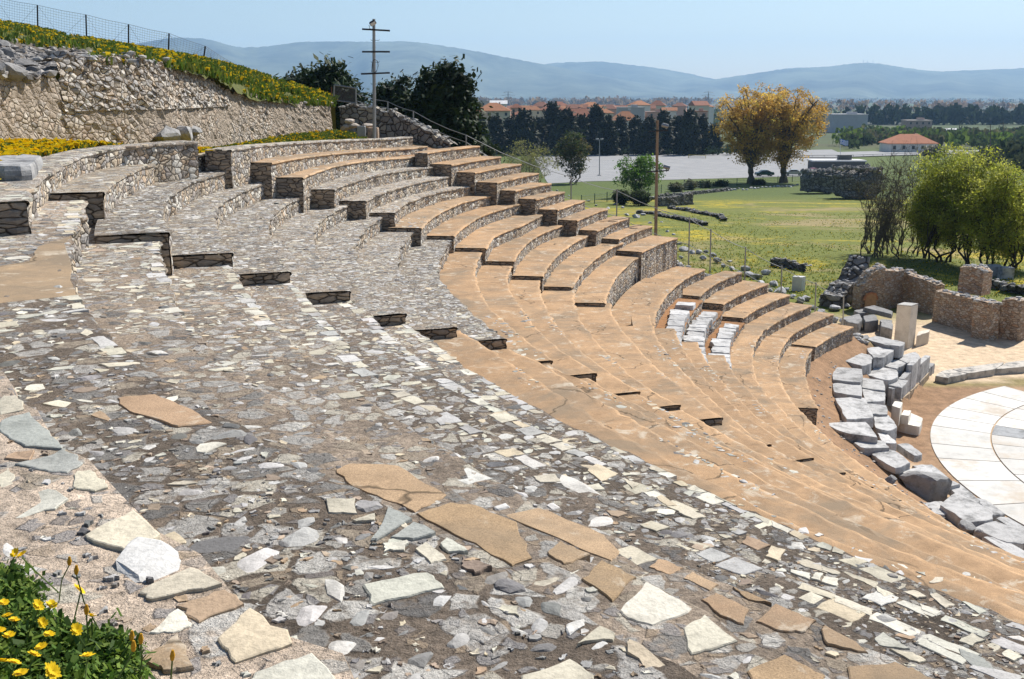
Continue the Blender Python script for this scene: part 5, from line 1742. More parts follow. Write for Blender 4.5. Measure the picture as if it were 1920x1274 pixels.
# second mast beyond the tiers
Y = 40
b = at_y(1231, 424, Y); b[2] = min(b[2], float(T(b[0], b[1])) - .05)
t = at_y(1233, 226, Y)
ms = thing('wooden_light_mast', tuple(b), 'weathered wooden mast with two crossarms and small lamps beyond the far tiers', 'light pole')
mb = MB(); mb.tube([b, b + (t - b) * .6, t], [.07, .06, .05], 9, (.30, .22, .15)); mb.build('mast', mat_attr('old_wood', .9, .5, 3, .4, .01, 40), ms)
for (x0, y0, x1, y1) in ((1216, 247, 1253, 244.5), (1212, 323, 1254, 320)):
    mb = MB(); mb.tube([at_y(x0, y0, Y - .08), at_y(x1, y1, Y - .08)], .025, 6); mb.build('crossarm', M_BLACK, ms)
for (x, y, lab) in ((1247, 236, 1), (1250, 314, 2)):
    c = at_y(x, y, Y - .1)
    Rm = Matrix.Rotation(R_(15), 3, 'Y') @ Matrix.Rotation(R_(-30), 3, 'X')
    mb = MB(); mb.box(c, (.26, .14, .12), 0, (1, 1, 1), 0, .8, 0, .015, Rm); L_ = mb.build('lamp', M_GALV, ms)
    mb = MB(); mb.tube([c + [0, 0, -.05], at_y(x, y + 9, Y - .08)], .012, 5); o = mb.build('bracket', M_BLACK, ms); o.parent = L_; o.matrix_parent_inverse = Matrix.Identity(4)
# column drum near the mast
q = at_y(1254, 436, 40); q[2] = min(q[2], float(T(q[0], q[1])))
mb = MB(); mb.tube([q - [0, 0, .1], q + [0, 0, .38], q + [0, 0, .40]], [.17, .165, .15], 18, (.42, .42, .43)); tag(mb.build('column_drum', M_MARBLE, loc=q), 'short grey column drum standing by the wooden mast foot', 'column drum')

ZA0 = zrow('A', 0)
# ------------------------------------------------------------------ foreground clump
ck = thing('wildflower_clump', (*un([(90, 1230)], ZA0)[0], ZA0), 'green wildflower clump with yellow blossoms in the bottom left corner', 'wildflowers')
mb = MB()
P0 = []
outline = [(-60, 1120), (0, 1105), (25, 1112), (48, 1130), (45, 1170), (75, 1205), (105, 1230), (150, 1240), (185, 1238), (222, 1250), (235, 1285), (220, 1340), (-60, 1400)]
while len(P0) < 1500:
    p = (rng.uniform(-60, 255), rng.uniform(1080, 1390))
    if inside(p, outline): P0.append(p)
P0 = np.array(P0)
B0 = np.c_[un(P0, ZA0), np.full(len(P0), ZA0)]
for rep in range(24):
    h = rng.uniform(.005, .075, len(B0)) * rng.uniform(.6, 1, len(B0))
    base = B0 + np.c_[rng.normal(0, .02, (len(B0), 2)), h]
    az = rng.uniform(0, 2 * pi, len(B0)); el = rng.uniform(.1, 1.2, len(B0))
    ln = rng.uniform(.004, .013, len(B0))
    Bv = np.c_[np.cos(az) * np.cos(el), np.sin(az) * np.cos(el), np.sin(el)] * ln[:, None]
    Av = np.c_[-np.sin(az), np.cos(az), rng.normal(0, .4, len(B0))] * (ln * rng.uniform(.2, .42, len(B0)))[:, None]
    mb.cards(base, Av, Bv, np.array([(.085, .17, .022), (.13, .23, .03), (.19, .28, .04), (.06, .12, .02)])[rng.integers(4, size=len(B0))] * rng.uniform(.75, 1.25, (len(B0), 1)))
for k in range(0, len(B0), 2):
    a = B0[k]; mb.tube([a, a + np.array([*rng.normal(0, .02, 2), rng.uniform(.02, .06)])], .0012, 3, (.08, .15, .03), cap=False)
o = mb.build('foliage', M_LEAF, ck)
M_STEM = mat_plain('stems', (.09, .14, .03), .8)
FLW = [(28, 1042, 1), (41, 1045, 1), (8, 1136, 1), (14, 1160, 1), (28, 1168, 1), (73, 1141, 1), (98, 1139, 1), (81, 1174, 1), (18, 1197, 1), (93, 1195, 1), (77, 1219, 1), (5, 1245, 1), (28, 1248, 1), (144, 1187, 1), (66, 1233, 1), (151, 1111, 1), (172, 1160, 1), (162, 1152, 0), (165, 1235, 1), (250, 1221, 0), (264, 1207, 0), (323, 1238, 0), (130, 1060, 0), (143, 1077, 0), (0, 1188, 1), (40, 1268, 1), (100, 1265, 1), (247, 1201, 0)]
for px, py, opn in FLW:
    z = ZA0 + rng.uniform(.07, .14)
    c = np.array([*un([(px, py)], z)[0], z])
    foot = np.array([c[0] + rng.normal(-.03, .04), c[1] + rng.normal(0, .03), ZA0])
    mb = MB()
    if opn:
        n_ = 15; rad = rng.uniform(.0085, .012)
        tl = rng.normal(0, .35, 2)
        for k in range(n_ * 2):
            a = 2 * pi * k / n_ + rng.normal(0, .08); r_ = rad * (1 if k < n_ else .65) * rng.uniform(.85, 1.1); lift = .003 if k < n_ else .006
            d = np.array([cos(a), sin(a), 0]); e = np.array([-sin(a), cos(a), 0])
            V = []
            for f, w_ in ((.1, .12), (.7, .2), (1.0, .09)):
                for s_ in (-1, 1):
                    p = c + d * r_ * f + e * s_ * r_ * w_ + np.array([0, 0, lift + .004 * f])
                    p[2] += (p[:2] - c[:2]) @ tl
                    V.append(p.tolist())
            mb.add(V, [(0, 1, 3, 2), (2, 3, 5, 4)], np.array([.85, .60, .01]) * rng.uniform(.85, 1.1))
        bl = mb.build('blossom', M_PETAL, ck)
    else:
        mb.tube([c, c + np.array([.001, 0, .008]), c + np.array([.002, 0, .018])], [.003, .0045, .002], 6, (.55, .30, .02)); bl = mb.build('bud', M_PETAL, ck)
    mb = MB(); mb.tube([foot, (foot + c) / 2 + np.array([*rng.normal(0, .008, 2), .01]), c], .0014, 4, (1, 1, 1)); mb.build('stem', M_STEM, ck)

# ------------------------------------------------------------------ trees
M_BARK = mat_attr('bark', .95, .5, 6, .8, .03, 50)
M_CROWN = mat_leaf('crown_leaves', .3, .5)
M_NEEDLE = mat_leaf('needles', .35, .15)
def tree(name, label, base, H, rx, ry=None, z0=.25, z1=1.0, trunk_r=.2, limbs=7, clusters=60, per=60, leaf=.1, sg=.5, pal=((.1, .15, .03),), shape='egg', stems=1, up=.5, seed=0, group=None, barkc=(.10, .08, .06), droop=0.0, twig=.015, shell=.45, cat='tree', mat=None, aspect=.55, sub=0, spread=.25):
    r2 = np.random.default_rng(seed)
    base = np.asarray(base, float)
    root = thing(name, base, label, cat, group)
    ry = ry or rx
    tb = MB()
    zc, hz = (z0 + z1) / 2 * H, (z1 - z0) / 2 * H
    def env(k):
        out = []
        while len(out) < k:
            v = r2.normal(0, 1, 3); v /= np.linalg.norm(v)
            r = r2.random() ** shell
            p = v * r
            f = (p[2] + 1) / 2
            w = 1.0
            if shape == 'cone': w = (1.08 - f) * 1.25
            elif shape == 'fan': w = .35 + .75 * f ** .8
            elif shape == 'dome': w = 1.0 if f > .25 else .75
            out.append((p[0] * rx * w, p[1] * ry * w, zc + p[2] * hz))
        return np.array(out)
    samples = []
    st = []
    for s in range(stems):
        o = np.array([0, 0, 0.0]) if stems == 1 else np.array([*r2.normal(0, spread, 2), 0])
        ht = z0 * H if shape != 'cone' else .95 * H
        lean = r2.normal(0, .04, 2) * H * (1 if stems == 1 else 1.6)
        pts = [o - [0, 0, .3], o + [lean[0] * .2, lean[1] * .2, ht * .35], o + [lean[0] * .6, lean[1] * .6, ht * .7], o + [lean[0], lean[1], max(ht, .3)]]
        tb.tube(pts, [trunk_r * 1.35, trunk_r, trunk_r * .85, trunk_r * .7], 8, barkc)
        st.append((pts, trunk_r * .7))
        samples += [(p, trunk_r * .5) for p in pts[2:]]
    ends = env(limbs * 3)
    ends = ends[np.argsort(-ends[:, 2])][:limbs * 2]
    ends = ends[r2.permutation(len(ends))[:limbs]]
    for k, e in enumerate(ends):
        pts, r0 = st[k % len(st)]
        a = pts[-1] if shape != 'cone' else pts[1] + (pts[3] - pts[1]) * r2.uniform(.1, .9)
        m = a + (e - a) * .45 + np.array([0, 0, up * np.linalg.norm(e - a) * .18]) - np.array([(e - a)[0], (e - a)[1], 0]) * .12 * up
        P = []
        for t in np.linspace(0, 1, 7):
            q = (1 - t) ** 2 * a + 2 * t * (1 - t) * m + t * t * e
            if 0 < t < 1: q = q + r2.normal(0, .012, 3) * H
            P.append(q)
        rr = np.linspace(r0 * .8, max(twig, r0 * .12), 7)
        tb.tube(P, list(rr), 5, barkc)
        samples += [(P[i], rr[i]) for i in range(2, 7)]
    SP = np.array([s[0] for s in samples])
    cl = env(clusters)
    lm = MB()
    LP, LA, LB_, LC = [], [], [], []
    for c in cl:
        j = int(np.argmin(((SP - c) ** 2).sum(1) + .6 * np.maximum(0, SP[:, 2] - c[2]) ** 2))
        a = SP[j]
        m = (a + c) / 2 + np.array([0, 0, .1 * up]) * np.linalg.norm(c - a)
        tb.tube([a, m, c], [max(twig, min(samples[j][1] * .6, twig * 3)), twig * 1.3, twig * .6], 3, barkc, cap=False)
        for q in range(sub):
            e = c + r2.normal(0, sg, 3) + np.array([0, 0, sg * up])
            tb.tube([m + (c - m) * r2.random(), e], [twig * .8, twig * .4], 3, barkc, cap=False)
        if per:
            n = int(per * r2.uniform(.6, 1.3))
            P = c + r2.normal(0, 1, (n, 3)) * sg * np.array([1, 1, .7]) - np.array([0, 0, droop])
            az, el = r2.uniform(0, 2 * pi, n), r2.normal(.2, .6, n)
            s = leaf * r2.uniform(.6, 1.4, n)
            Bv = np.c_[np.cos(az) * np.cos(el), np.sin(az) * np.cos(el), np.sin(el)] * s[:, None]
            Av = np.c_[-np.sin(az), np.cos(az), r2.normal(0, .5, n)] * (s * aspect)[:, None]
            col = np.array(pal)[r2.integers(len(pal))] * r2.uniform(.72, 1.25)
            LP.append(P); LA.append(Av); LB_.append(Bv); LC.append(np.clip(col * r2.uniform(.8, 1.2, (n, 1)), .005, .8))
    o = tb.build('trunk', M_BARK, root); o.parent = root; o.matrix_parent_inverse = Matrix.Identity(4)
    if per:
        lm.cards(np.concatenate(LP), np.concatenate(LA), np.concatenate(LB_), np.concatenate(LC))
        o = lm.build('crown', mat or M_CROWN, root); o.parent = root; o.matrix_parent_inverse = Matrix.Identity(4)
    return root
def hgt(p, ytop): return CAM_Z - (ytop - HORIZ) / F_PX * p[1] - p[2]
GOLD = ((.74, .46, .08), (.80, .52, .10), (.60, .36, .06), (.70, .47, .12), (.54, .34, .07))
p = hit(1408, 344)
tree('poplar_tree', 'left and larger of the two golden poplars by the car park', p, hgt(p, 158), 88 * p[1] / F_PX, z0=.15, trunk_r=.75, limbs=34, clusters=380, per=60, leaf=.16, sg=.62, pal=GOLD, shape='fan', up=1.0, seed=11, twig=.035, shell=.5, group='golden poplars')
p = hit(1469, 343)
tree('poplar_tree', 'right golden poplar leaning over the parked silver car', p, hgt(p, 160), 82 * p[1] / F_PX, z0=.15, trunk_r=.85, limbs=32, clusters=340, per=60, leaf=.16, sg=.62, pal=GOLD, shape='fan', up=1.0, seed=12, twig=.035, shell=.5, group='golden poplars')
p = hit(1071, 345)
tree('young_tree', 'upright olive leaved tree with many thin stems beside the lawn', p, hgt(p, 244), 33 * p[1] / F_PX, z0=.12, trunk_r=.12, stems=6, limbs=16, clusters=130, per=45, leaf=.15, sg=.5, pal=((.06, .085, .018), (.09, .10, .02), (.13, .105, .025), (.05, .075, .015)), shape='egg', up=1.0, seed=13, spread=.5)
p = hit(992, 352)
tree('willow_shrub', 'rounded pale yellow green shrub with bare grey stems behind the tiers', p, hgt(p, 258), 56 * p[1] / F_PX, z0=.05, trunk_r=.09, stems=16, limbs=40, clusters=210, per=24, leaf=.11, sg=.45, pal=((.25, .25, .07), (.30, .30, .10), (.20, .21, .06)), shape='dome', up=.7, seed=14, barkc=(.26, .22, .18), sub=2, twig=.02, spread=.9)
p = hit(1198, 372)
tree('broadleaf_tree', 'bright green bushy tree in front of the lawn, behind the wooden mast', p, hgt(p, 286), 48 * p[1] / F_PX, z0=.18, trunk_r=.12, stems=4, limbs=14, clusters=120, per=55, leaf=.13, sg=.40, pal=((.10, .22, .025), (.13, .26, .03), (.08, .17, .02), (.16, .28, .04)), shape='dome', up=.6, seed=15, spread=.35)
PINE = ((.022, .045, .016), (.03, .058, .02), (.042, .07, .022), (.018, .036, .015))
def pine(lab, px, ytop, hw, Y, seed, z0=.25, **k):
    b = np.array([(px - 960) / F_PX * Y, Y, 0]); b[2] = float(T(b[0], b[1]))
    tree('pine_tree', lab, b, hgt(b, ytop), hw * Y / F_PX, z0=z0, trunk_r=.22, limbs=14, pal=PINE, up=.6, seed=seed, mat=M_NEEDLE, leaf=.15, aspect=.42, cat='tree', **k)
pine('dark pine with a rounded clumpy crown left of the light pole', 628, 126, 52, 66, 21, clusters=190, per=210, sg=.5, shape='dome', z0=.45, shell=.4)
pine('lower dark pine at the end of the flowery hillside', 572, 146, 36, 72, 22, clusters=120, per=200, sg=.5, shape='dome', z0=.5, shell=.4)
pine('medium pine just right of the light pole', 745, 140, 42, 74, 23, clusters=150, per=190, sg=.45, shape='dome', z0=.25, shell=.4)
pine('tallest dark pine with spreading lower boughs, above the cable railing', 838, 118, 62, 62, 24, clusters=420, per=200, sg=.42, shape='egg', z0=.0, shell=.42)
pine('small pine filling the gap behind the tallest pine', 795, 165, 34, 78, 25, clusters=110, per=180, sg=.45, shape='dome', z0=.1, shell=.4)
pine('low spreading pine at the tier edge beside the tallest pine', 896, 252, 30, 60, 26, clusters=90, per=170, sg=.36, shape='dome', z0=.0, shell=.4)
# row of dark cypresses behind the car park: three builds, copied
CYP = ((.016, .026, .012), (.024, .034, .015), (.034, .040, .018), (.020, .028, .016), (.045, .042, .02))
protos = []
CX = [(902, 226, 286), (930, 217, 287), (958, 222, 287), (983, 214, 287), (1010, 220, 287), (1036, 207, 287), (1060, 212, 287), (1088, 216, 287), (1113, 210, 287), (1136, 214, 287), (1160, 212, 287), (1188, 219, 287), (1212, 223, 286), (1238, 212, 286), (1262, 215, 286), (1286, 212, 286), (1308, 218, 286), (1328, 236, 286)]
for k, (px, yt, yb) in enumerate(CX):
    Y = 338 + 6 * (k % 3)
    b = np.array([(px - 960) / F_PX * Y, Y, float(T(0, Y))])
    H = hgt(b, yt)
    lab = 'dark cypress in the dense row behind the car park'
    if k < 3:
        protos.append((tree('cypress_tree', lab, b, H, (20, 17, 22)[k] * Y / F_PX, z0=.02, z1=1.0, trunk_r=.28, limbs=26, clusters=170, per=46, leaf=.55, sg=.75, pal=CYP, shape='cone', up=.2, seed=30 + k, mat=M_NEEDLE, aspect=.45, group='cypresses behind the car park', shell=.4, twig=.05), H))
    else:
        src, H0 = protos[k % 3]
        o = copy_tree(src); o.location = b; o.rotation_euler = (0, 0, rng.uniform(0, 6)); s = H / H0; o.scale = (s * rng.uniform(.75, 1.1), s * rng.uniform(.75, 1.1), s * rng.uniform(.88, 1.12))
# grove on the meadow: bare trees and yellow green trees
BARE = ['leftmost bare tree of the meadow grove with arching stems', 'tall bare tree with dark upright branches in the meadow grove', 'bare tree with fine twigs next to the yellow green trees', 'slender bare tree at the front of the meadow grove']
for k, (px, yb, yt, hw) in enumerate(((1642, 476, 300, 66), (1668, 480, 266, 50), (1706, 478, 268, 56), (1655, 487, 325, 40))):
    p = hit(px, yb)
    tree('bare_tree', BARE[k], p, hgt(p, yt), hw * p[1] / F_PX, z0=.10, trunk_r=.055, stems=6, limbs=30, clusters=170, per=2, leaf=.05, sg=.28, pal=((.16, .14, .04), (.2, .2, .04)), shape='fan', up=.9, seed=40 + k, barkc=(.13, .11, .09), sub=5, twig=.012, spread=.7, group='bare trees of the grove')
YG = ((.42, .45, .045), (.50, .52, .07), (.33, .38, .04), (.54, .55, .10), (.27, .33, .04))
YL = ['large yellow green tree next to the bare trees, tallest of the grove', 'broad yellow green tree in the middle of the grove', 'yellow green tree at the right of the grove, over the beehive blocks', 'low yellow green tree drooping at the right end of the grove', 'smaller yellow green tree in front of the grove trunks']
for k, (px, yb, yt, hw) in enumerate(((1765, 492, 262, 70), (1815, 500, 272, 76), (1858, 512, 300, 66), (1895, 505, 340, 50), (1742, 486, 330, 44))):
    p = hit(px, yb)
    tree('leafy_tree', YL[k], p, hgt(p, yt), hw * p[1] / F_PX, z0=.12, trunk_r=.085, stems=4, limbs=30, clusters=330, per=60, leaf=.058, sg=.30, pal=YG, shape='dome', up=.7, seed=50 + k, barkc=(.05, .04, .03), twig=.012, shell=.5, group='yellow green trees of the grove', sub=1, spread=.35)
# low shrubs along the lawn
for k, (px, yb, yt, hw, col) in enumerate(((1166, 384, 353, 15, 0), (1198, 386, 350, 18, 0), (1268, 360, 338, 14, 1), (1292, 356, 335, 13, 1), (1318, 352, 336, 12, 0), (1352, 350, 336, 12, 0), (1422, 347, 334, 12, 0), (1640, 345, 318, 14, 1), (1748, 300, 268, 18, 2), (1620, 272, 248, 20, 3))):
    p = hit(px, yb)
    pal = (((.04, .06, .02), (.055, .075, .025)), ((.12, .12, .07), (.09, .10, .04)), ((.35, .33, .28), (.12, .14, .06)), ((.06, .10, .03), (.08, .12, .03)))[col]
    tree('shrub', ['dark round shrub at the near edge of the lawn', 'dark shrub under the bright green tree', 'thin grey green hedge shrub left along the green fence', 'grey green hedge shrub right of the thin one', 'dark hedge shrub below the big golden poplar', 'dark hedge shrub beside the poplar trunk', 'dark shrub between the two poplar trunks', 'bare grey shrub on the grey ruin', 'white flowering shrub by the white farmhouse', 'green shrub left of the white farmhouse'][k], p, hgt(p, yt), hw * p[1] / F_PX, z0=.05, trunk_r=.06, stems=3, limbs=8, clusters=45, per=50, leaf=.14 * (1 if p[1] < 260 else 2), sg=.32 * (1 if p[1] < 260 else 1.8), pal=pal, shape='dome', seed=70 + k, cat='shrub', twig=.015)

def treeband(name, lab, x0, x1, D0, D1, h, n, pal, seed, cards=22, w=.45):
    r2 = np.random.default_rng(seed)
    mb = MB()
    Y = r2.uniform(D0, D1, n)
    X = (r2.uniform(x0, x1, n) - 960) / F_PX * Y
    Z = T(X, Y)
    Hs = h * r2.uniform(.6, 1.15, n)
    idx = np.repeat(np.arange(n), cards)
    v = r2.normal(0, 1, (len(idx), 3)); v /= np.linalg.norm(v, axis=1)[:, None]
    v *= (r2.random(len(idx)) ** .4)[:, None]
    P = np.c_[X[idx] + v[:, 0] * Hs[idx] * w, Y[idx] + v[:, 1] * Hs[idx] * w, Z[idx] + Hs[idx] * (.52 + .48 * v[:, 2])]
    s = Hs[idx] * r2.uniform(.07, .15, len(idx))
    az = r2.uniform(0, 2 * pi, len(idx))
    A = np.c_[np.cos(az), np.sin(az), r2.normal(0, .4, len(idx))] * s[:, None]
    B = np.c_[r2.normal(0, .4, (len(idx), 2)), np.ones(len(idx))] * s[:, None]
    C = np.array(pal)[r2.integers(len(pal), size=n)] * r2.uniform(.7, 1.25, (n, 1))
    mb.cards(P, A, B, np.clip(C[idx] * r2.uniform(.8, 1.2, (len(idx), 1)), .005, .8))
    tag(mb.build(name, M_CROWN), lab, 'treeline', kind='stuff')
BRN = ((.20, .13, .085), (.24, .16, .10), (.17, .12, .08), (.27, .19, .11))
DKG = ((.018, .03, .014), (.025, .038, .016))
MIX = ((.04, .06, .028), (.055, .08, .03), (.10, .10, .05), (.04, .06, .025))
treeband('treeline', 'brown bare poplar belt beyond the village', 880, 1330, 2300, 3000, 21, 190, BRN, 1)
treeband('treeline', 'scattered brown poplars on the plain at the right', 1540, 1980, 1500, 2600, 17, 90, BRN, 2)
treeband('treeline', 'dark conifer belt across the plain at the right', 1568, 1985, 880, 930, 15, 150, DKG, 3, 26, .3)
treeband('treeline', 'mixed far trees on the plain', 700, 1980, 2600, 6500, 14, 800, MIX + BRN, 4, 12, .8)
treeband('treeline', 'mixed trees between the village and the plain', 860, 1560, 700, 1800, 10, 240, MIX, 5, 20, .6)
treeband('bushes', 'green bushes around the white farmhouse', 1560, 1985, 380, 560, 6.0, 150, MIX + ((.10, .15, .03), (.08, .13, .03)), 6, 40, .7)
treeband('orchard', 'bright green orchard rows at the right edge', 1800, 1985, 430, 470, 4.5, 50, ((.12, .21, .03), (.10, .18, .03)), 7, 40, .6)
treeband('bushes', 'dark bushes along the road behind the grove', 1830, 1985, 250, 300, 5.5, 34, DKG + ((.05, .06, .03),), 8, 60, .6)
treeband('bushes', 'dark undergrowth below the cypress row', 890, 1440, 334, 350, 3.2, 110, DKG + ((.03, .04, .02),), 9, 24, .8)

# ------------------------------------------------------------------ village, roads, cars
M_WALLP = mat_attr('plaster', .9, .12, .6, .2, .01, 8)
M_TILE = mat_attr('roof_tiles', .9, .30, .8, .5, .05, 5)
M_WIN = mat_plain('window_dark', (.05, .06, .07), .3)
def house(px0, px1, yeave, yridge, D, wall, lab, roof='hip', rc=(.40, .135, .06), rz=0.0, depth=None, ybase=None, windows=True, ov=.5):
    xc = ((px0 + px1) / 2 - 960) / F_PX * D
    W = (px1 - px0) / F_PX * D
    Dp = depth or W * .75
    zb = float(T(xc, D)) if ybase is None else CAM_Z - (ybase - HORIZ) / F_PX * D
    ze = CAM_Z - (yeave - HORIZ) / F_PX * D
    zr = CAM_Z - (yridge - HORIZ) / F_PX * D
    ze = max(ze, zb + 2.2); zr = max(zr, ze + .3)
    root = thing('house', (xc, D, zb), lab, 'house', 'houses of the village', rz)
    idn = Matrix.Identity(4)
    def ch(mb, nm, m, par=root):
        o = mb.build(nm, m, None); o.parent = par; o.matrix_parent_inverse = idn; return o
    h = ze - zb
    mb = MB(); mb.box((0, 0, h / 2 - .3), (W, Dp, h + .6), 0, wall); wl = ch(mb, 'wall', M_WALLP)
    mb = MB()
    if roof == 'flat':
        mb.box((0, 0, h + .18), (W + .5, Dp + .5, .35), 0, rc)
        mb.box((W * .15, 0, h + .9), (W * .25, Dp * .3, 1.3), 0, wall)
    else:
        a, b = W / 2 + ov, Dp / 2 + ov
        rl = max(W - Dp, W * .15) / 2 if roof == 'hip' else a
        rh = zr - ze
        V = [(-a, -b, h), (a, -b, h), (a, b, h), (-a, b, h), (-rl, 0, h + rh), (rl, 0, h + rh), (-a, -b, h - .18), (a, -b, h - .18), (a, b, h - .18), (-a, b, h - .18)]
        mb.add(V, [(0, 1, 5, 4), (1, 2, 5), (2, 3, 4, 5), (3, 0, 4), (6, 7, 1, 0), (7, 8, 2, 1), (8, 9, 3, 2), (9, 6, 0, 3), (9, 8, 7, 6)], rc)
    rf = ch(mb, 'roof', M_TILE)
    if roof != 'flat' and W > 8:
        mb = MB(); mb.box((W * .18, Dp * .1, h + (zr - ze) * .8), (.7, .7, 1.6), 0, (.5, .4, .33)); ch(mb, 'chimney', M_WALLP, rf)
    if windows:
        n = max(2, int(W / 3.2)); fl_ = max(1, int(h / 2.9))
        for f in range(fl_):
            for k in range(n):
                mb = MB(); mb.box((-W / 2 + (k + .5) * W / n, -Dp / 2 - .02, h - 1.35 - f * 2.8), (1.0, .08, 1.25), 0); ch(mb, 'window', M_WIN)
    return root
RED, ORG = (.30, .125, .075), (.38, .17, .085)
WH, CRM, PNK, GRY = (.66, .64, .60), (.58, .52, .40), (.52, .33, .26), (.40, .40, .40)
house(895, 957, 206, 192, 430, CRM, 'cream house with a wide orange hip roof, nearest the pines', rc=ORG, depth=11)
house(880, 925, 190, 182, 560, GRY, 'grey unfinished block behind the orange roofed house', 'flat', GRY)
house(921, 950, 194, 188, 520, WH, 'house with a white metal roof at the left of the village', 'gable', (.7, .7, .7))
house(878, 900, 214, 202, 420, PNK, 'small pink walled house beside the big pine', rc=ORG)
house(958, 978, 201, 194, 480, PNK, 'small pink house between the cream house and the long roofs', rc=RED)
house(987, 1014, 205, 198, 520, CRM, 'little house with an orange roof in the middle of the village', rc=ORG)
house(1012, 1056, 205, 194, 500, CRM, 'house with a broad dull red roof in the village', rc=RED)
house(1052, 1100, 217, 203, 440, CRM, 'house with the largest plain red roof plane', 'gable', RED)
house(1082, 1126, 199, 191, 560, WH, 'white walled house standing above the red roof plane', rc=ORG)
house(1098, 1144, 210, 200, 450, CRM, 'house with a pointed orange hip roof', rc=ORG)
house(1142, 1192, 223, 207, 410, WH, 'white house with a bright orange roof right above the cypresses', rc=ORG)
house(1153, 1200, 201, 198, 520, GRY, 'grey concrete block with a flat roof', 'flat', GRY, windows=False)
house(1205, 1240, 209, 202, 520, PNK, 'pink flat roofed house with a parapet', 'flat', (.45, .3, .25))
house(1287, 1316, 208, 205, 480, PNK, 'salmon house left of the golden poplars', 'flat', ORG)
house(960, 990, 214, 207, 440, PNK, 'low salmon house with a red porch roof', rc=RED)
house(1030, 1062, 197, 190, 640, CRM, 'far house with a faded roof behind the village', rc=RED)
house(1647, 1733, 264, 248, 362, WH, 'white farmhouse with a red hip roof right of the poplars', rc=(.44, .18, .10), depth=10)
house(1541, 1604, 213, 211, 660, (.42, .42, .44), 'long grey warehouse behind the golden poplars', 'flat', (.45, .45, .47), windows=False)
hb_ = house(1680, 1724, 224, 222, 600, (.40, .30, .27), 'half built concrete house with open floors on the plain', 'flat', (.45, .40, .37))
house(1756, 1775, 241, 238, 640, WH, 'small white shed on the plain', 'gable', (.7, .7, .7), windows=False)
house(1513, 1608, 299, 295, 262, (.10, .10, .10), 'long low dark building with a white roof edge behind the poplars', 'flat', (.62, .62, .62), depth=5, windows=False)
for k in range(20):
    px = 885 + k * 22 + rng.uniform(-6, 6); D = rng.uniform(520, 760); w_ = rng.uniform(24, 40); ye = rng.uniform(196, 206)
    house(px, px + w_, ye, ye - rng.uniform(5, 9), D, (CRM, WH, PNK)[k % 3], 'one of the small red roofed houses packed deep in the village', 'hip' if k % 2 else 'gable', (RED, ORG, (.26, .12, .08))[k % 3], rng.uniform(-.5, .5), windows=False)
# greenhouse tunnels
gh = thing('greenhouse', (*at_y(1890, 245, 540)[:2], float(T(0, 540))), 'long white plastic greenhouse at the right edge of the plain', 'greenhouse')
mb = MB()
for k in range(2):
    x0 = (1850 - 960) / F_PX * 540 + 2 + k * 13
    P = np.zeros((10, 13, 3))
    for a in range(10):
        for b in range(13):
            t = pi * b / 12
            P[a, b] = (x0 + 6 - 6 * cos(t) + a * 3.0, 540 + a * 4.5 - 6, float(T(0, 540)) + 5.2 * sin(t) + .5)
    mb.grid(P, (.62, .65, .68))
mb.build('cover', M_WALLP, gh)
mb = MB()
for a in range(10):
    for k in range(2):
        x0 = (1850 - 960) / F_PX * 540 + 2 + k * 13
        mb.tube([(x0 + 6 - 6.06 * cos(t) + a * 3.0, 540 + a * 4.5 - 6, float(T(0, 540)) + 5.26 * sin(t) + .5) for t in np.linspace(0, pi, 9)], .06, 4, cap=False)
mb.build('hoop', M_GALV, gh)
# road embankment with guard rail behind the poplars
sheet('road', [[(1440, 296), (1560, 297), (1680, 293), (1800, 290), (1990, 292)], [(1440, 288), (1560, 287), (1680, 284), (1800, 283), (1990, 283)]], .25, M_ASPH, div=5)
gr = thing('guard_rail', tuple(hit(1700, 291)), 'pale guard rail along the road behind the poplars', 'guard rail')
mb = MB(); pr = [hit(x, y) for x, y in ((1500, 296), (1600, 295), (1680, 292), (1800, 289), (1985, 290))]
mb.tube([q + np.array([0, 0, .75]) for q in pr], .16, 4, (1, 1, 1), cap=False); mb.build('rail', M_GALV, gr)
for a, b in zip(pr[:-1], pr[1:]):
    for f in np.linspace(0, .9, 5):
        q = a + (b - a) * f
        mb = MB(); mb.box((q[0], q[1], q[2] + .35), (.12, .12, .8)); mb.build('post', M_GALV, gr)

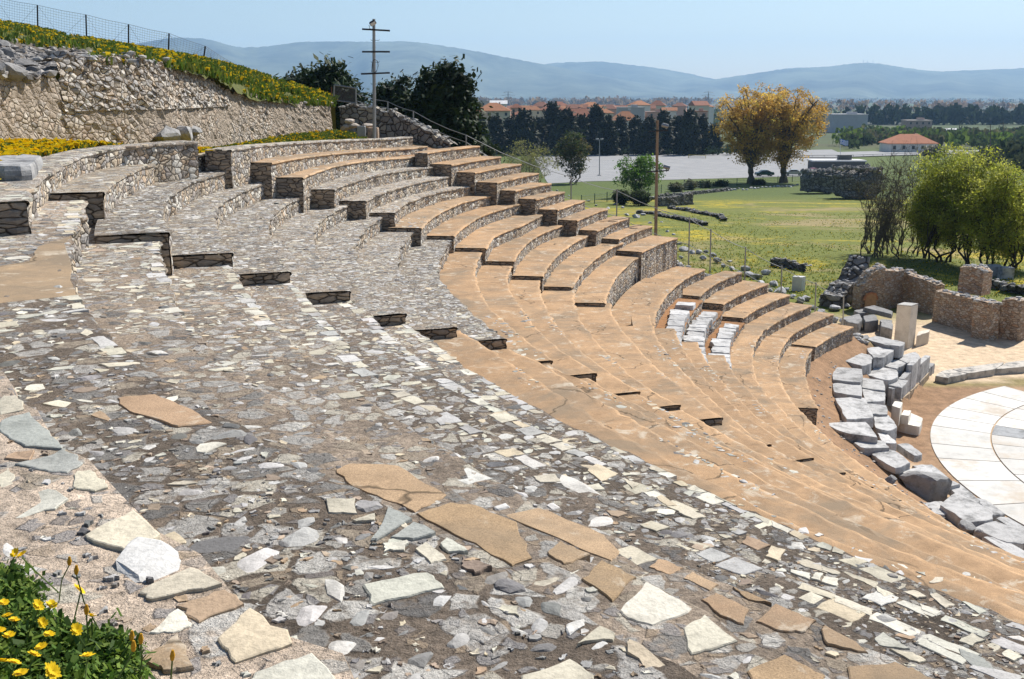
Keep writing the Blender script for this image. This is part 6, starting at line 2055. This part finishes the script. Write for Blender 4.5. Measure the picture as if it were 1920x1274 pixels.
M_TYRE = mat_plain('tyre', (.02, .02, .02), .9)
def car(px, py, yaw, col, lab):
    p = hit(px, py)
    p[2] = float(T(p[0], p[1])) + .07
    paint = mat_plain('car_paint', col, .25, .3, .05)
    root = thing('parked_car', p, lab, 'car', 'cars in the car park', yaw)
    idn = Matrix.Identity(4)
    def ch(mb, nm, m, par=root):
        o = mb.build(nm, m, None); o.parent = par; o.matrix_parent_inverse = idn; return o
    prof = [(-2.1, .30), (-2.12, .62), (-1.95, .86), (-1.2, .93), (-.62, 1.36), (.55, 1.40), (1.35, .98), (2.0, .90), (2.12, .62), (2.1, .30)]
    mb = MB()
    V = [(x, -.84 + (.14 if z > 1 else 0), z) for x, z in prof] + [(x, .84 - (.14 if z > 1 else 0), z) for x, z in prof]
    n = len(prof)
    mb.add(V, [tuple(range(n)), tuple(range(2 * n - 1, n - 1, -1))] + [(i, i + n, (i + 1) % n + n, (i + 1) % n) for i in range(n)], col)
    ch(mb, 'body', paint)
    for s in (-1, 1):
        mb = MB(); y = s * .80
        q = [(-1.0, y, .96), (-.56, y - s * .07, 1.31), (.5, y - s * .07, 1.33), (1.15, y, .98)]
        q = [(x, yy + s * .03, z) for x, yy, z in q]
        mb.add(q, [(0, 1, 2, 3) if s > 0 else (3, 2, 1, 0)]); ch(mb, 'side_window', M_WIN)
        for x in (-1.32, 1.30):
            mb = MB(); mb.tube([(x, s * .68, .31), (x, s * .88, .31)], .31, 14); wh = ch(mb, 'wheel', M_TYRE)
            mb = MB(); mb.tube([(x, s * .881, .31), (x, s * .90, .31)], .18, 12); ch(mb, 'rim', M_GALV, wh)
    for x0, z0, x1, z1 in ((-1.22, .95, -.64, 1.36), (1.33, 1.0, .60, 1.40)):
        mb = MB(); e = .03 * (1 if x0 > 0 else -1)
        mb.add([(x0 + e, -.72, z0 + .02), (x0 + e, .72, z0 + .02), (x1 + e, .62, z1 - .02), (x1 + e, -.62, z1 - .02)], [(0, 1, 2, 3)]); ch(mb, 'windscreen', M_WIN)
    return root
car(1433, 331, .12, (.015, .05, .045), 'dark green car parked between the two poplar trunks')
car(1488, 330, -.25, (.42, .43, .44), 'silver car parked right of the second poplar trunk')
car(1524, 327, .3, (.35, .03, .03), 'red car half hidden by the grey ruin')
car(1115, 289, .1, (.02, .02, .025), 'black car in the shade under the cypress row')
car(1220, 288, 0, (.05, .06, .08), 'dark blue car at the far edge of the car park')
# coach
p = hit(938, 284); p[2] = float(T(p[0], p[1]))
bs = thing('coach', p, 'white coach with a blue roof edge parked behind the tallest pine', 'coach')
idn = Matrix.Identity(4)
for nm, c, sz, m, col in (('body', (0, 0, 1.75), (11, 2.5, 2.7), M_WALLP, (.62, .64, .68)), ('roof', (0, 0, 3.2), (10.8, 2.4, .22), M_WALLP, (.08, .18, .42))):
    mb = MB(); mb.box(c, sz, 0, col, 0, 1, 0, .15); o = mb.build(nm, m); o.parent = bs; o.matrix_parent_inverse = idn
for k in range(7):
    mb = MB(); mb.box((-4.6 + k * 1.5, -1.26, 2.15), (1.35, .04, 1.0)); o = mb.build('window', M_WIN); o.parent = bs; o.matrix_parent_inverse = idn
for x in (-3.6, 3.4):
    for s in (-1, 1):
        mb = MB(); mb.tube([(x, s * 1.0, .5), (x, s * 1.28, .5)], .5, 14); o = mb.build('wheel', M_TYRE); o.parent = bs; o.matrix_parent_inverse = idn

# lamp posts of the car park
def lamppost(px, yb, yt, lab):
    b = hit(px, yb); t = at_y(px, yt, b[1]); root = thing('lamp_post', b, lab, 'lamp post', 'lamp posts of the car park')
    mb = MB(); mb.tube([b - [0, 0, .2], b + [0, 0, .3]], [.5, .45], 10, (.5, .48, .45)); mb.build('footing', M_WALLP, root)
    mb = MB(); mb.tube([b, t], [.13, .08], 8); mb.build('pole', M_GALV, root)
    for s in (-1, 1):
        mb = MB(); mb.box(t + np.array([s * .55, -.1, .1]), (.62, .5, .38), 0, (1, 1, 1), 0, .7, 0, .05); mb.build('lamp_head', M_GALV, root)
    mb = MB(); mb.tube([t + [-.6, 0, -.1], t + [.6, 0, -.1]], .05, 5); mb.build('arm', M_GALV, root)
lamppost(1124, 330, 262, 'twin headed lamp post standing in the middle of the car park')
lamppost(1157, 291, 244, 'taller lamp post at the far edge of the car park')
def streetlamp(px, yt, Y, s, lab):
    b = np.array([(px - 960) / F_PX * Y, Y, float(T(0, Y))]); t = at_y(px, yt, Y)
    root = thing('street_lamp', b, lab, 'street lamp', 'street lamps of the village')
    mb = MB(); mb.tube([b, t - [0, 0, 1.2], t + [s * .5, 0, 0], t + [s * 2.6, 0, .35]], [.12, .09, .07, .06], 6); mb.build('pole', M_GALV, root)
    mb = MB(); mb.box(t + np.array([s * 3.0, 0, .38]), (1.0, .4, .18), 0, (1, 1, 1), 0, 1, 0, .05); mb.build('lamp_head', M_WALLP, root)
streetlamp(1164, 207, 365, 1, 'street lamp rising in front of the white orange roofed house')
streetlamp(1270, 211, 365, -1, 'street lamp left of the salmon house')
streetlamp(1277, 212, 372, 1, 'street lamp with its arm towards the poplars')
# football goals
def goal(px0, px1, yb, yt, lab, c):
    a, b = hit(px0, yb), hit(px1, yb + 1)
    ha = hgt(a, yt)
    root = thing('goal', a, lab, 'goal', 'yellow goals')
    mb = MB(); mb.tube([a, a + [0, 0, ha]], .08, 6, c); mb.tube([b, b + [0, 0, ha]], .08, 6, c); mb.tube([a + [0, 0, ha], b + [0, 0, ha]], .08, 6, c); mb.build('frame', mat_plain('yellow_paint', (.55, .42, .06), .6), root)
    mb = MB()
    for f in np.linspace(0, 1, 14): mb.tube([a + (b - a) * f + [0, 0, ha], a + (b - a) * f + [0, 1.4, .05]], .02, 3, cap=False)
    for f in np.linspace(.1, 1, 6): mb.tube([a + [0, 1.4 * f, ha * (1 - f) + .05], b + [0, 1.4 * f, ha * (1 - f) + .05]], .02, 3, cap=False)
    mb.build('net', M_WIRE, root)
goal(1262, 1292, 289, 279, 'yellow goal frame at the far edge of the car park', (1, 1, 1))
goal(1291, 1323, 297, 286, 'yellow goal frame in front of the poplar branches', (1, 1, 1))
# poles and pylons
def powerpole(px, yt, yb, lab):
    b = hit(px, yb); t = at_y(px, yt, b[1]); root = thing('power_pole', b, lab, 'power pole', 'power poles of the plain')
    mb = MB(); mb.tube([b, t], [.2, .13], 7, (.10, .08, .06)); mb.build('pole', M_BARK, root)
    mb = MB(); mb.box(t - np.array([0, 0, .8]), (2.4, .15, .18), 0, (.1, .08, .06)); mb.build('crossarm', M_BARK, root)
powerpole(1799, 228, 262, 'power pole on the plain above the yellow green trees')
powerpole(1881, 228, 280, 'tallest power pole near the greenhouse')
powerpole(1857, 234, 288, 'power pole between the greenhouse and the tallest pole')
powerpole(1580, 243, 268, 'dark power pole right of the golden poplars')
def pylon(px, yt, D, lab):
    b = np.array([(px - 960) / F_PX * D, D, float(T(0, D))]); H = hgt(b, yt); root = thing('pylon', b, lab, 'pylon', 'pylons of the plain')
    mb = MB()
    for sx_, sy_ in ((-1, -1), (1, -1), (1, 1), (-1, 1)): mb.tube([b + [sx_ * H * .12, sy_ * H * .12, 0], b + [sx_ * H * .03, sy_ * H * .03, H * .65], b + [0, 0, H]], H * .008, 4, cap=False)
    for f in np.linspace(.05, .85, 8):
        r0, r1 = H * (.12 - .11 * f), H * (.12 - .11 * (f + .09))
        for s in (-1, 1): mb.tube([b + [-s * r0, -r0, H * f], b + [s * r1, -r1, H * (f + .1)]], H * .005, 3, cap=False)
    mb.build('tower', M_GALV, root)
    for f, w_ in ((.95, .22), (.82, .30), (.70, .24)):
        mb = MB(); mb.tube([b + [-H * w_, 0, H * f], b + [0, 0, H * (f + .03)], b + [H * w_, 0, H * f]], H * .008, 4); mb.build('arm', M_GALV, root)
pylon(1318, 172, 1500, 'lattice pylon left of the golden poplars'); pylon(953, 172, 1500, 'lattice pylon above the white metal roof')
for k, (px, yt) in enumerate(((1619, 112), (1627, 114), (1637, 113))):
    b = at_y(px, 121, 8780); t = at_y(px, yt, 8780)
    root = thing('antenna_mast', b, ['left antenna mast on the right hand hill top', 'middle antenna mast on the right hand hill top', 'right antenna mast on the right hand hill top'][k], 'antenna mast', 'masts on the hill')
    mb = MB(); mb.tube([b - [0, 0, 30], t], [3, 1.6], 5); mb.build('mast', M_GALV, root)
# flag
b = hit(1576, 300); t = at_y(1575, 256, b[1])
root = thing('flag', b, 'blue and white striped flag flying from a white pole right of the poplars', 'flag')
mb = MB(); mb.tube([b, t], [.09, .06], 6, (.7, .7, .7)); mb.build('flag_pole', M_WALLP, root)
mb = MB(); W_, Hh = 15 * b[1] / F_PX, 9.5 * b[1] / F_PX
o_ = at_y(1576, 261, b[1])
for r in range(9):
    for c in range(14):
        u0, u1 = c / 14, (c + 1) / 14
        f = lambda u, v: (o_ + np.array([u * W_, .25 * sin(u * 9), -v * Hh - u * .55 + .08 * sin(u * 8)])).tolist()
        bl = r % 2 == 0
        if r < 5 and c < 5: bl = not (r == 2 or c == 2)
        mb.add([f(u0, r / 9), f(u1, r / 9), f(u1, (r + 1) / 9), f(u0, (r + 1) / 9)], [(0, 1, 2, 3)], (.03, .12, .45) if bl else (.72, .74, .76))
mb.build('cloth', mat_attr('flag_cloth', .8, .05, 2, .1, .01, 9), root)
# far town as small pale blocks
mb = MB()
for k in range(170):
    D = rng.uniform(2600, 6500); px = rng.choice([rng.uniform(700, 960), rng.uniform(1080, 1330), rng.uniform(1540, 1920)])
    x = (px - 960) / F_PX * D; s = rng.uniform(8, 22)
    mb.box((x, D, float(T(x, D)) + 3), (s * 1.5, s, rng.uniform(5, 10)), rng.uniform(0, 3), np.array([.6, .58, .54]) * rng.uniform(.7, 1.1))
tag(mb.build('distant_buildings', M_WALLP), 'scattered pale buildings far out on the plain', 'buildings', kind='stuff')

# ------------------------------------------------------------------ meadow: ruins, low walls, fence, stones
def lowwall(lab, pts, h, th=.7, dz=0, mat=None, cap=8, seed=1, name='low_wall'):
    Q = np.array([hit(*p) for p in pts])
    root = thing(name, Q[len(Q) // 2], lab, 'ruin wall', 'low ruin walls on the meadow')
    hs = np.array(h if np.ndim(h) else [h] * len(Q))
    wallmesh(root, 'stonework', Q[:, :2], float(Q[:, 2].min()) - .5, Q[:, 2] + hs, th, mat or M_DKRUIN, .08, cap, .3, seed, relief=.06)
lowwall('dark low ruin wall nearest the wooden mast, in yellow flowers', [(1192, 402), (1230, 404), (1280, 412), (1330, 424)], .35, .7, seed=11)
lowwall('long broken ruin wall behind the wooden mast', [(1250, 392), (1300, 398), (1355, 408), (1365, 414)], .3, .7, seed=12)
lowwall('ruin wall with a square block end beside the dark bank', [(1228, 388), (1262, 387), (1300, 384)], [1.1, 1.2, 1.6], 1.2, seed=13)
lowwall('low bank of stones running to the poplars', [(1235, 372), (1300, 366), (1370, 358)], .5, .5, seed=14, cap=10)
lowwall('low dark stone bank at the right below the grove', [(1838, 540), (1880, 546), (1930, 556)], .5, .6, seed=15)
lowwall('broken stone edge behind the stone pedestal', [(1442, 498), (1475, 503), (1508, 510)], .45, .5, seed=16)
# big grey ruin masses
def mass(lab, x0, x1, yb, yt, deep, seed):
    r2 = np.random.default_rng(seed)
    b = hit((x0 + x1) / 2, yb); D = b[1]
    W, H = (x1 - x0) / F_PX * D, hgt(b, yt)
    root = thing('grey_ruin', b, lab, 'ruin')
    V, Fc = rock_mesh(r2, 4)
    e = .38
    V = np.sign(V) * np.abs(V) ** e
    V += r2.normal(0, .02, V.shape) + .07 * np.sin(V[:, [1, 2, 0]] * 5 + seed) + .05 * np.sin(V[:, [2, 0, 1]] * 11)
    mb = MB(); mb.add((V * np.array([W / 2, deep / 2, H / 2]) + b + np.array([0, deep * .35, H * .46])).tolist(), Fc); mb.build('masonry', M_DKRUIN, root)
    cb = MB()
    for k in range(90):
        s = r2.uniform(.15, .5)
        V2, F2 = rock_mesh(r2, 1)
        cb.add((V2 * s + b + np.array([r2.uniform(-.5, .5) * W, deep * .35 + r2.uniform(-.5, .5) * deep, H * r2.uniform(.9, .98)])).tolist(), F2, np.array([.25, .24, .23]) * r2.uniform(.5, 1.3))
    o = cb.build('top_stones', M_ROCK, root); o['kind'] = 'stuff'
mass('left grey ruin mass of rough masonry near the parked cars', 1510, 1571, 364, 314, 5, 3)
mass('right and wider grey ruin mass behind the bare trees', 1566, 1648, 374, 308, 6, 4)
# stones lined up along the green fence
for k in range(46):
    u = k / 45.0
    px, py = 1180 + 330 * u, np.interp(u, [0, .35, .6, 1], [377, 364, 357, 347]) + rng.normal(0, .8)
    p = hit(px, py); s = rng.uniform(.5, 1.0)
    rock('edge_stone', (p[0], p[1], p[2] + .1), (s * 1.5, s, s * .8), 'grey stone in the line along the green fence', 'stone', 'stones lined along the green fence', seed=600 + k, col=np.array([.42, .42, .42]) * rng.uniform(.6, 1.4), n=1)
gf = thing('green_fence', tuple(hit(1300, 352)), 'thin dark green wire fence between the meadow and the lawn', 'fence')
M_GRN = mat_plain('green_paint', (.02, .07, .04), .6)
Q = [hit(x, y) for x, y in ((1090, 386), (1160, 376), (1240, 362), (1330, 352), (1430, 345), (1512, 340))]
mb = MB()
for a, b in zip(Q[:-1], Q[1:]):
    n = max(2, int(np.linalg.norm(b - a) / 4))
    for k in range(n):
        q = a + (b - a) * k / n
        m2 = MB(); m2.tube([q - [0, 0, .2], q + [0, 0, 1.5]], .06, 5); m2.build('post', M_GRN, gf)
    for f in (.25, .6, .95, 1.3): mb.tube([a + [0, 0, f], b + [0, 0, f]], .025, 3, cap=False)
    L = np.linalg.norm(b - a)
    for k in range(int(L / .5)):
        q = a + (b - a) * k / int(L / .5); mb.tube([q + [0, 0, .1], q + [0, 0, 1.4]], .012, 3, cap=False)
mb.build('wire', M_GRN, gf)
for k, (px, py, lab) in enumerate(((1868, 520, 'left pale grey squared block under the grove'), (1890, 524, 'right pale grey squared block under the grove'))):
    p = hit(px, py)
    cut_block('squared_block', [(p[0] - .38, p[1]), (p[0] + .38, p[1]), (p[0] + .38, p[1] + .7), (p[0] - .38, p[1] + .7)], p[2] - .1, p[2] + .72, M_ROCK, (.40, .41, .44), lab, 'stone block', None, .03, .02)
# meadow grass with yellow flowers, nearer part
def meadow_pts(n, x0, x1, y0, y1, seed):
    r2 = np.random.default_rng(seed)
    out = []
    for k in range(n):
        p = hit(r2.uniform(x0, x1), r2.uniform(y0, y1))
        if edge_dist(p[0], p[1]) > 4 and p[1] > 45: out.append(p)
    return np.array(out)
carpet('meadow_flowers', meadow_pts(9000, 1225, 1920, 400, 560, 5), .04, .12, .35, 'grass tufts and yellow flowers on the near meadow', .032, fcol=((.72, .56, .02), (.78, .58, .03)), blades=3, bw=.014)
